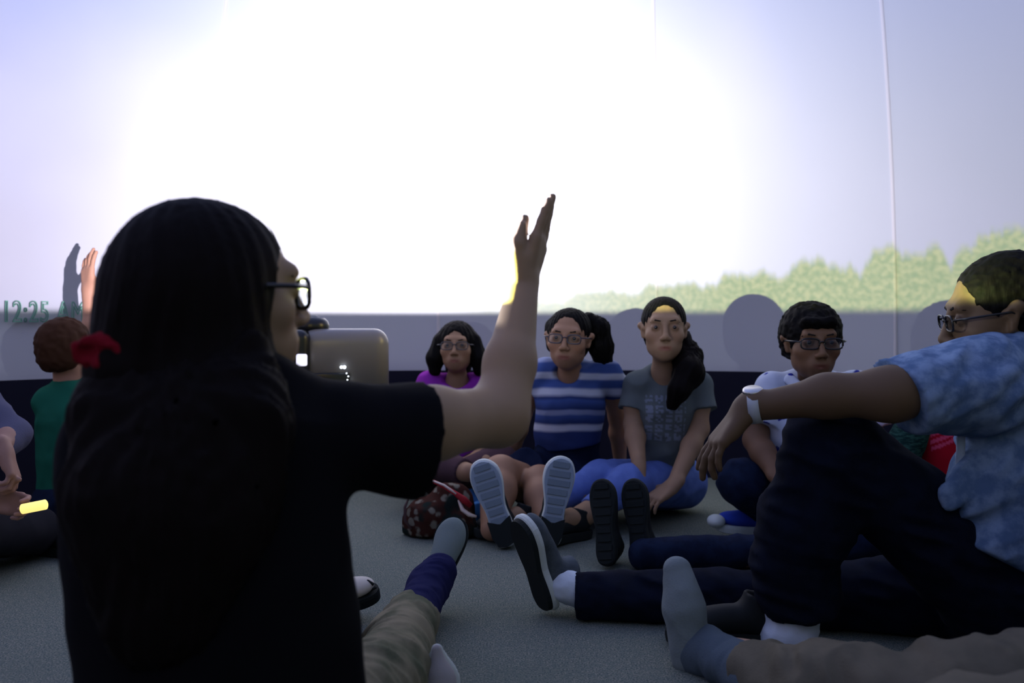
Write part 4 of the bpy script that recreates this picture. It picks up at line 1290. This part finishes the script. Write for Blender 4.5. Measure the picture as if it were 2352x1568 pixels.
# ===== child on the left with a raised hand, brown hair, green shirt
def left_child():
    H = Head(W(158, 805, 3.12), (.35, .94, 0), (0, 0, 1), .96)
    hips = W(165, 1150, 3.1)
    p = empty('person', W(165, 1190, 3.1) * [1, 1, 0], 'child with short brown hair in a green shirt, one hand raised, at the left', 'person')
    F = Field(); H.build(F, W(160, 880, 3.12), .042)
    ch = W(165, 950, 3.12)
    F.chain([W(160, 880, 3.12), ch, hips], [.045, .068, .078], .035)
    S, E, Wr = W(215, 905, 3.14), W(216, 790, 3.22), W(203, 668, 3.24)
    F.cone(ch, S, .05, .04, .03); arm(F, S, E, Wr, (.038, .031, .021))
    hand(F, Wr, (-.02, 0, 1), (.5, .85, 0), thumb=-1, curl=(6, 8, 12, 10), sc=.92, spread=.16, wr=.022)
    S2 = W(115, 920, 3.1); F.cone(ch, S2, .05, .04, .03); arm(F, S2, W(165, 1030, 3.26), W(210, 1090, 3.35)); hand(F, W(190, 1090, 3.35), (.8, .3, -.2), (0, 0, -1.), sc=.9)
    leg(F, hips + [.02, .05, 0], W(330, 1120, 3.35), W(480, 1160, 3.2)); leg(F, hips, W(300, 1170, 3.15), W(450, 1190, 3.05))
    skin_mesh(p, F, H, skin('f', (176, 130, 104)))
    H.eyes(p, brow_rgb=(60, 40, 28))
    F = Field(); H.hair_cap(F, .012, .012, .060, False)
    H.e(F, 0, .118, -.040, .085, .085, .100, .006, True); H.e(F, .0, 0, -.105, .12, .10, .045, .006, True)
    for q in (-1, 1): H.e(F, q * .090, .012, -.035, .022, .03, .04, .004, True)
    F.disp = lambda P: .004 * vnoise(P, 60.)
    link('hair', F.mesh(.004), mat('hair_brown', (60, 38, 26), rough=.7, spec=.06, bump=.3, scale=250), p)
    F = Field()
    F.chain([W(162, 905, 3.12), W(165, 960, 3.12), W(165, 1130, 3.1)], [.075, .115, .115], .03, flat=((0, 1, 0), .9))
    F.cone(W(162, 915, 3.12), W(113, 925, 3.1), .06, .05, .03); F.chain([W(113, 922, 3.1), W(165, 1030, 3.26), W(210, 1090, 3.35)], [.054, .048, .036], .02)
    F.cone(W(162, 915, 3.12), W(214, 900, 3.14), .06, .048, .03); F.cone(W(214, 900, 3.14), W(216, 840, 3.18), .048, .048, .02, cb=True)
    cloth(p, 'shirt', F, mat('green_cotton', (32, 96, 76), rough=.95, spec=.05, bump=.2, scale=400), .006, .005)
    F = Field()
    F.cone(hips + [.02, .05, 0], W(330, 1120, 3.35), .09, .065, .02); F.cone(W(330, 1120, 3.35), W(480, 1160, 3.2), .06, .045, .02)
    F.cone(hips, W(300, 1170, 3.15), .09, .065, .02); F.cone(W(300, 1170, 3.15), W(450, 1190, 3.05), .06, .045, .02)
    F.ell(hips, (.13, .13, .1)); F.cut((0, 0, .005), (0, 0, -1))
    cloth(p, 'jeans', F, m_navy, .007, .005)
left_child()


# ===== child cut off by the left edge, holding a glow stick
def edge_child():
    p = empty('person', W(-110, 1290, 2.45) * [1, 1, 0], 'child cut off by the left edge, grey lavender sleeve, holding a glow stick', 'person')
    H = Head(W(-130, 790, 2.5), (.8, -.5, 0), (0, 0, 1), .98)
    hips = W(-120, 1210, 2.5)
    F = Field(); H.build(F, W(-130, 890, 2.5), .043)
    ch = W(-125, 970, 2.5)
    F.chain([W(-130, 890, 2.5), ch, hips], [.045, .095, .11], .035)
    S, E, Wr = W(-45, 925, 2.46), W(28, 1000, 2.40), W(-6, 1032, 2.28)
    F.cone(ch, S, .05, .04, .03); arm(F, S, E, Wr, (.038, .031, .022))
    hand(F, Wr + [.02, 0, 0], (.35, -.1, -.9), (-1, -.2, 0), thumb=1, curl=(38, 42, 44, 46), sc=.86)
    E2, Wr2 = W(-80, 1120, 2.35), W(-20, 1148, 2.30)
    F.cone(ch, W(-150, 950, 2.45), .05, .04, .03); arm(F, W(-150, 950, 2.45), E2, Wr2, (.038, .031, .022))
    hand(F, Wr2, (1, .0, -.15), (-.1, -1, -.1), thumb=-1, curl=(34, 38, 42, 46), sc=.9)
    leg(F, hips + [.05, 0, 0], W(70, 1215, 2.62), W(-60, 1230, 2.3)); leg(F, hips + [0, .05, 0], W(-60, 1150, 2.75), W(60, 1222, 2.72))
    skin_mesh(p, F, H, skin('g', (158, 120, 104)))
    H.eyes(p)
    F = Field(); H.hair_cap(F, .012, .012, .055); F.disp = strands(.002, 50, H.c)
    link('hair', F.mesh(.005), m_hair_blk, p)
    F = Field(); F.chain([W(-130, 925, 2.5), ch, W(-120, 1180, 2.5)], [.08, .13, .125], .03, flat=((0, 1, 0), .8))
    cloth(p, 'shirt', F, mat('plum_cotton', (60, 24, 52), rough=.95, spec=.05), .007, .005)
    F = Field(); F.chain([W(-110, 925, 2.48), S, E, W(5, 1024, 2.33)], [.06, .052, .046, .036], .02)
    F.cone(W(-110, 930, 2.48), W(-150, 950, 2.45), .06, .05, .02); F.chain([W(-150, 950, 2.45), E2, W(-35, 1142, 2.31)], [.05, .045, .035], .02)
    cloth(p, 'sleeve', F, mat('grey_lavender_knit', (88, 88, 108), rough=.95, spec=.05, bump=.3, scale=200), .006, .005, 16.)
    F = Field()
    F.cone(hips + [.05, 0, 0], W(70, 1215, 2.62), .10, .074, .02); F.cone(W(70, 1215, 2.62), W(-60, 1230, 2.3), .072, .055, .02)
    F.cone(hips + [0, .05, 0], W(-60, 1150, 2.75), .10, .074, .02); F.cone(W(-60, 1150, 2.75), W(60, 1222, 2.72), .072, .055, .02)
    F.ell(hips, (.14, .13, .1)); F.cut((0, 0, .005), (0, 0, -1))
    cloth(p, 'trousers', F, mat('charcoal_cotton', (34, 34, 40), rough=.95, spec=.05), .007, .005)
    shoe(p, W(85, 1230, 2.70) * [1, 1, 0] + [0, 0, .02], (1, -.3, 0), (0, 0, 1), m_shoe_blk, m_sole_dk, sc=.84)
    a, b = W(50, 1169, 2.22), W(106, 1158, 2.22)
    g = link('glow_stick', tube_mesh([a, a * .97 + b * .03, b * .97 + a * .03, b], [.010, .013, .013, .010], 14), mat('yellow_glow', (255, 230, 130), rough=.4, emit=1.1))
    tag(g, 'short bright yellow glow stick held at the left edge', 'glow stick')
edge_child()


# ===== person at the right edge, khaki trousers, grey sock
def edge_adult():
    p = empty('person', W(2500, 1700, 1.36) * [1, 1, 0], 'person cut off by the bottom right corner, rumpled khaki trousers and grey blue sock', 'person')
    hips = W(2640, 1640, 1.36); K = W(2180, 1612, 1.40); A = W(1612, 1490, 1.80)
    F = Field()
    leg(F, hips, K + [0, 0, -.01], A, (.085, .052, .032), .03)
    F.cone(A, A + [-.01, .02, -.03], .036, .034, .02); F.cone(A + [-.01, .02, -.02], W(1558, 1345, 1.83), .032, .018, .02)
    K2 = W(2250, 1700, 1.10); A2 = W(2600, 1900, 1.0); leg(F, hips + [0, -.12, 0], K2, A2, (.085, .056, .036), .03)
    ch = W(2900, 1150, 1.36); F.chain([hips, ch], [.12, .11], .04)
    H = Head(W(2960, 760, 1.36), (-1, .3, -.1), (0, 0, 1), 1.0); H.build(F, ch + [0, 0, .1], .05)
    arm(F, ch + [0, .08, .06], W(2900, 1400, 1.65), W(2750, 1500, 1.7)); arm(F, ch + [0, -.14, .06], W(3000, 1400, 1.1), W(2900, 1550, 1.1))
    hand(F, W(2750, 1500, 1.7), (-.7, .1, -.4), (0, 0, -1.)); hand(F, W(2900, 1550, 1.1), (-.7, .1, -.4), (0, 0, -1.))
    skin_mesh(p, F, H, skin('h', (150, 116, 96)), .006)
    m_kh = mat('khaki_cotton', (104, 98, 84), rough=.95, spec=.05, bump=.3, scale=300, var=.4, vscale=12, var_rgb=(74, 74, 66))
    F = Field()
    F.chain([hips, W(2330, 1596, 1.38), K, W(2020, 1600, 1.44), W(1890, 1585, 1.50), W(1722, 1548, 1.66)], [.115, .093, .086, .078, .074, .060], .03)
    F.cone(hips + [0, -.12, 0], K2, .11, .08, .03); F.cone(K2, A2, .078, .06, .02); F.ell(hips + [.05, -.05, 0], (.17, .18, .12)); F.cut((0, 0, .004), (0, 0, -1))
    F.cut(W(1722, 1548, 1.66), W(1722, 1548, 1.66) - W(1890, 1585, 1.50))
    cloth(p, 'trousers', F, m_kh, .006, .013, 10., (1, 0, .2), squeeze=2.0)
    F = Field(); F.chain([hips + [.06, 0, .06], ch, ch + [0, 0, .10]], [.145, .15, .09], .04, flat=((1, 0, 0), .8))
    F.chain([ch + [0, .08, .06], W(2900, 1400, 1.65), W(2790, 1480, 1.69)], [.07, .055, .042], .02); F.chain([ch + [0, -.14, .06], W(3000, 1400, 1.1), W(2930, 1520, 1.1)], [.07, .055, .042], .02)
    cloth(p, 'shirt', F, mat('charcoal_cotton', (34, 34, 40), rough=.95, spec=.05), .007, .006)
    H.eyes(p)
    F = Field(); H.hair_cap(F, .012, .012, .06, True); link('hair', F.mesh(.005), m_hair_dk, p)
    m_gs = mat('grey_sock', (84, 96, 106), rough=.98, spec=.05, bump=.4, scale=250)
    m_gs2 = mat('pale_grey_sock', (122, 132, 134), rough=.98, spec=.05, bump=.4, scale=250)
    F = Field(); F.chain([W(1790, 1575, 1.58), W(1735, 1556, 1.64), A, A + [-.012, .01, -.022]], [.054, .052, .048, .045], .02)
    cloth(p, 'sock', F, m_gs, .005, .004, 20., W(1735, 1560, 1.62) - A)
    F = Field(); F.cone(A + [-.02, .005, -.02], W(1572, 1395, 1.81), .044, .043, .02, flat=((0, 1, 0), .9)); F.cone(W(1572, 1395, 1.81), W(1551, 1308, 1.83), .042, .026, .02)
    F.cone(W(1572, 1360, 1.81), W(1566, 1305, 1.83), .03, .016, .02)
    s = cloth(p, 'sock_foot', F, m_gs2, .005, .003, 20.); s['label'] = 'paler grey foot of the sock'
edge_adult()

# ---------------------------------------------------------------- projector on its stand
def projector():
    m_case = mat('projector_case', (124, 120, 118), rough=.35, spec=.7)
    m_dark = mat('projector_dark', (12, 14, 18), rough=.3, spec=.5)
    D = 1.60
    x0, x1 = W(690, 748, D)[0], W(893, 748, D)[0]
    ztop = W(780, 755, D)[2]; zb = W(780, 930, D)[2]
    cx = (x0 + x1) / 2; w = x1 - x0
    p = empty('projector', (cx, D + .15, zb), 'pale grey dome projector with rounded top, black fisheye lens on top', 'projector')
    def mk(bm):
        r = bmesh.ops.create_cube(bm, size=1, matrix=Matrix.Translation((cx, D + .15, (ztop + zb) / 2)) @ Matrix.Diagonal((w, .30, ztop - zb, 1)))
        ed = [e for e in bm.edges if (e.verts[0].co.z > zb + .05 or e.verts[1].co.z > zb + .05)]
        bmesh.ops.bevel(bm, geom=ed, offset=.028, segments=6, profile=.5, affect='EDGES')
    me = bm_mesh(mk)
    me.transform(Matrix.Translation((x1, D, 0)) @ Matrix.Rotation(math.radians(8.5), 4, 'Z') @ Matrix.Translation((-x1, -D, 0)))
    link('case', me, m_case, p)
    # dark control panel with its small lights
    def mk(bm):
        c = W(758, 892, D); box(bm, (c[0], D - .018, c[2] + .004), (.078, .012, .052), R=np.array(Matrix.Rotation(math.radians(8.5), 3, 'Z')), bevel=.003)
    cp = link('control_panel', bm_mesh(mk), m_dark, p)
    m_led = mat('white_indicator', (235, 245, 255), rough=.3, emit=3.0)
    for q in ((784, 843, .0028), (791, 843, .0032), (796, 857, .0013), (800, 864, .0013), (798, 872, .0012), (799, 888, .0022), (806, 888, .0022)):
        c = W(q[0], q[1], D - .022)
        bm = bmesh.new(); bmesh.ops.create_icosphere(bm, subdivisions=2, radius=q[2], matrix=Matrix.Translation(Vector(c)))
        me = bpy.data.meshes.new('m'); bm.to_mesh(me); bm.free()
        link('indicator_light', me, m_led, cp)
    # left end: round black bezel with bright vents
    cb = W(676, 822, D + .02)
    b0, b1 = W(659, 896, 1.56), W(706, 757, 1.56)
    def mk(bm): box(bm, ((b0[0] + b1[0]) / 2, 1.622, (b0[2] + b1[2]) / 2), (b1[0] - b0[0], .13, b1[2] - b0[2]), bevel=.0165, seg=6)
    bz = link('bezel', bm_mesh(mk), m_dark, p)
    m_v = mat('lit_vent', (238, 236, 255), rough=.4, emit=1.2)
    for (a, b_, c_, e_, dv) in ((681, 705, 813, 840, 1.553), (660, 690, 868, 890, 1.553)):
        p0, p1 = W(a, c_, dv), W(b_, e_, dv)
        def mk(bm, p0=p0, p1=p1): box(bm, (p0 + p1) / 2, (abs(p1[0] - p0[0]), .010, abs(p0[2] - p1[2])), bevel=.003)
        link('vent', bm_mesh(mk), m_v, bz)
    # fisheye lens housing
    lc = np.array([LENS[0], LENS[1], W(711, 755, LENS[1])[2] - .003])
    h = W(711, 730, LENS[1])[2] - lc[2]
    ln = link('fisheye_lens', lathe_mesh([(0, -.01), (.031, -.01), (.0325, h * .45), (.030, h * .75), (.024, h), (.020, h), (.018, h * .8), (0, h * .8)], lc, 40), m_dark, p)
    prof = [(0.0165 * math.cos(a), h * .8 + .011 * math.sin(a)) for a in np.linspace(0, math.pi / 2 - .02, 8)]
    link('lens_glass', lathe_mesh(prof, lc, 28), glass_mat(), ln)
    s = empty('projector_stand', (cx, D + .15, 0), 'black pedestal stand carrying the projector', 'stand')
    def mk(bm): box(bm, (cx - .03, D + .15, zb - .0125), (.20, .26, .022), bevel=.004)
    link('tray', bm_mesh(mk), m_dark, s)
    link('pole', lathe_mesh([(.018, .02), (.018, zb - .023)], (-.38, D + .15, 0), 20), m_dark, s)
    for k in range(3):
        a = math.radians(90 + 120 * k)
        c = np.array([-.38, D + .15, 0])
        pts = [c + [0, 0, .16], c + [.045 * math.cos(a), .045 * math.sin(a), .10], c + [.078 * math.cos(a), .078 * math.sin(a), .014]]
        link('leg', tube_mesh(pts, [.012, .011, .011], 10), m_dark, s)
projector()


# ---------------------------------------------------------------- patterned bag on the carpet
def bag():
    p = empty('bag', W(1005, 1240, 2.88) * [1, 1, 0], 'brown flower-patterned soft bag with a red and white strap, lying on the carpet', 'bag')
    m = mat('flower_cloth', (70, 38, 34), rough=.95, spec=.05, bump=.3, scale=200)
    N = NT(m.node_tree); b = m.node_tree.nodes['Principled BSDF']
    tc = N.n.new('ShaderNodeTexCoord')
    vo = N.n.new('ShaderNodeTexVoronoi'); vo.inputs['Scale'].default_value = 26.0; N.l.new(tc.outputs['Object'], vo.inputs['Vector'])
    vd = N.m('ADD', vo.outputs['Distance'], N.m('MULTIPLY', N.noise(tc.outputs['Object'], 30.), .9))
    c1 = N.mix(N.smooth(vd, .86, .68), col(58, 34, 28), col(112, 108, 96))
    c2 = N.mix(N.smooth(N.noise(tc.outputs['Object'], 9., 3.), .48, .56), c1, col(26, 36, 34))
    N.l.new(c2, b.inputs['Base Color'])
    F = Field()
    F.ell(W(985, 1190, 2.93), (.075, .075, .070), None, .03); F.ell(W(1040, 1165, 2.96), (.075, .07, .085), None, .03)
    F.ell(W(1055, 1205, 2.92), (.065, .06, .05), None, .03); F.ell(W(950, 1200, 2.95), (.035, .05, .055), None, .03)
    F.cut((0, 0, .004), (0, 0, -1))
    cloth(p, 'bag_body', F, m, .005, .014, 11.)
    link('strap', tube_mesh([W(*q) for q in ((993, 1104, 2.90), (1020, 1117, 2.88), (1045, 1132, 2.86), (1066, 1148, 2.85), (1082, 1162, 2.85))], [.006, .007, .008, .013, .009], 8), mat('red_webbing', (150, 30, 40), rough=.8), p)
    link('strap_trim', tube_mesh([W(*q) for q in ((992, 1103, 2.895), (1020, 1114, 2.872), (1048, 1134, 2.853))], [.003, .004, .004], 6), mat('pale_webbing', (206, 190, 180), rough=.8), p)
    link('drawcord', tube_mesh([W(*q) for q in ((1054, 1148, 2.86), (1062, 1170, 2.845), (1078, 1182, 2.84), (1094, 1186, 2.83))], [.005, .007, .007, .004], 6), mat('pale_webbing', (206, 190, 180), rough=.8), p)
    link('drawcord', tube_mesh([W(*q) for q in ((940, 1140, 2.90), (930, 1165, 2.88), (930, 1195, 2.88), (945, 1215, 2.875))], [.004, .005, .005, .004], 6), mat('brown_cord', (70, 50, 50), rough=.8), p)
bag()

# pale shoe reaching in from the bottom edge
def stray():
    p = empty('shoe', W(1010, 1640, 1.60) * [1, 1, 0], 'pale grey pointed shoe upright on its heel at the bottom edge', 'shoe')
    m = mat('pale_grey_canvas', (150, 146, 146), rough=.9, spec=.1, bump=.2, scale=300)
    F = Field()
    a = W(1010, 1640, 1.60)
    F.cone(W(1012, 1640, 1.58), W(1010, 1560, 1.60), .036, .026, .02); F.cone(W(1010, 1560, 1.60), W(1003, 1492, 1.61), .026, .010, .02)
    F.cut((0, 0, .004), (0, 0, -1))
    cloth(p, 'upper', F, m, .004, .001)
    F = Field()
    F.chain([W(1012, 1640, 1.63), W(1010, 1560, 1.635), W(1004, 1490, 1.63)], [.036, .028, .012], .02, flat=((0, 1, 0), .35)); F.cut((0, 0, .002), (0, 0, -1))
    cloth(p, 'sole', F, m_sole_wh, .004, 0)
stray()

# ---------------------------------------------------------------- projected clock figures, their light painted on the dome as green bars
def clock():
    cu = bpy.data.curves.new('c', 'FONT'); cu.body = '12:25 AM'; cu.size = .115; cu.space_character = 1.12
    o = bpy.data.objects.new('tmp', cu); COL.objects.link(o)
    bpy.context.view_layer.update()
    dg = bpy.context.evaluated_depsgraph_get()
    me0 = bpy.data.meshes.new_from_object(o.evaluated_get(dg))
    bm = bmesh.new(); bm.from_mesh(me0)
    # keep only the outlines of the figures, as thin bars
    segs = [(e.verts[0].co.copy(), e.verts[1].co.copy()) for e in bm.edges if len(e.link_faces) <= 1]
    bm.free(); bpy.data.objects.remove(o); bpy.data.curves.remove(cu)
    a_start = math.atan2(W(2, 720, 3.36)[0] - DC[0], W(2, 720, 3.36)[1] - DC[1])
    z0 = W(60, 738, 3.40)[2]
    def pt(x, y, ins):
        a = a_start + x / DR
        z = z0 + y
        r = DR * math.sqrt(max(0, 1 - ((z - SKIRT) / 2.75) ** 2)) - ins
        return Vector((DC[0] + r * math.sin(a), DC[1] + r * math.cos(a), z))
    bm = bmesh.new()
    for a, b_ in segs:
        d = (b_ - a); L = d.length
        if L < 1e-5: continue
        d /= L; n = Vector((-d.y, d.x, 0)) * .0021; a2 = a - d * .0015; b2 = b_ + d * .0015
        vs = []
        for ins in (.004, -.004):
            for q in (a2 + n, b2 + n, b2 - n, a2 - n): vs.append(bm.verts.new(pt(q.x * .60, q.y, ins)))
        bm.faces.new(vs[:4]); 
        for i in range(4):
            j = (i + 1) % 4; bm.faces.new((vs[i], vs[j], vs[4 + j], vs[4 + i]))
    me = bpy.data.meshes.new('m'); bm.to_mesh(me); bm.free()
    o = link('clock_figures', me, mat('painted_green_light', (104, 158, 134), rough=.9), dome, smooth=False)
    tag(o, 'projected green clock figures 12:25, painted as thin outlines low on the dome', kind='structure')
clock()
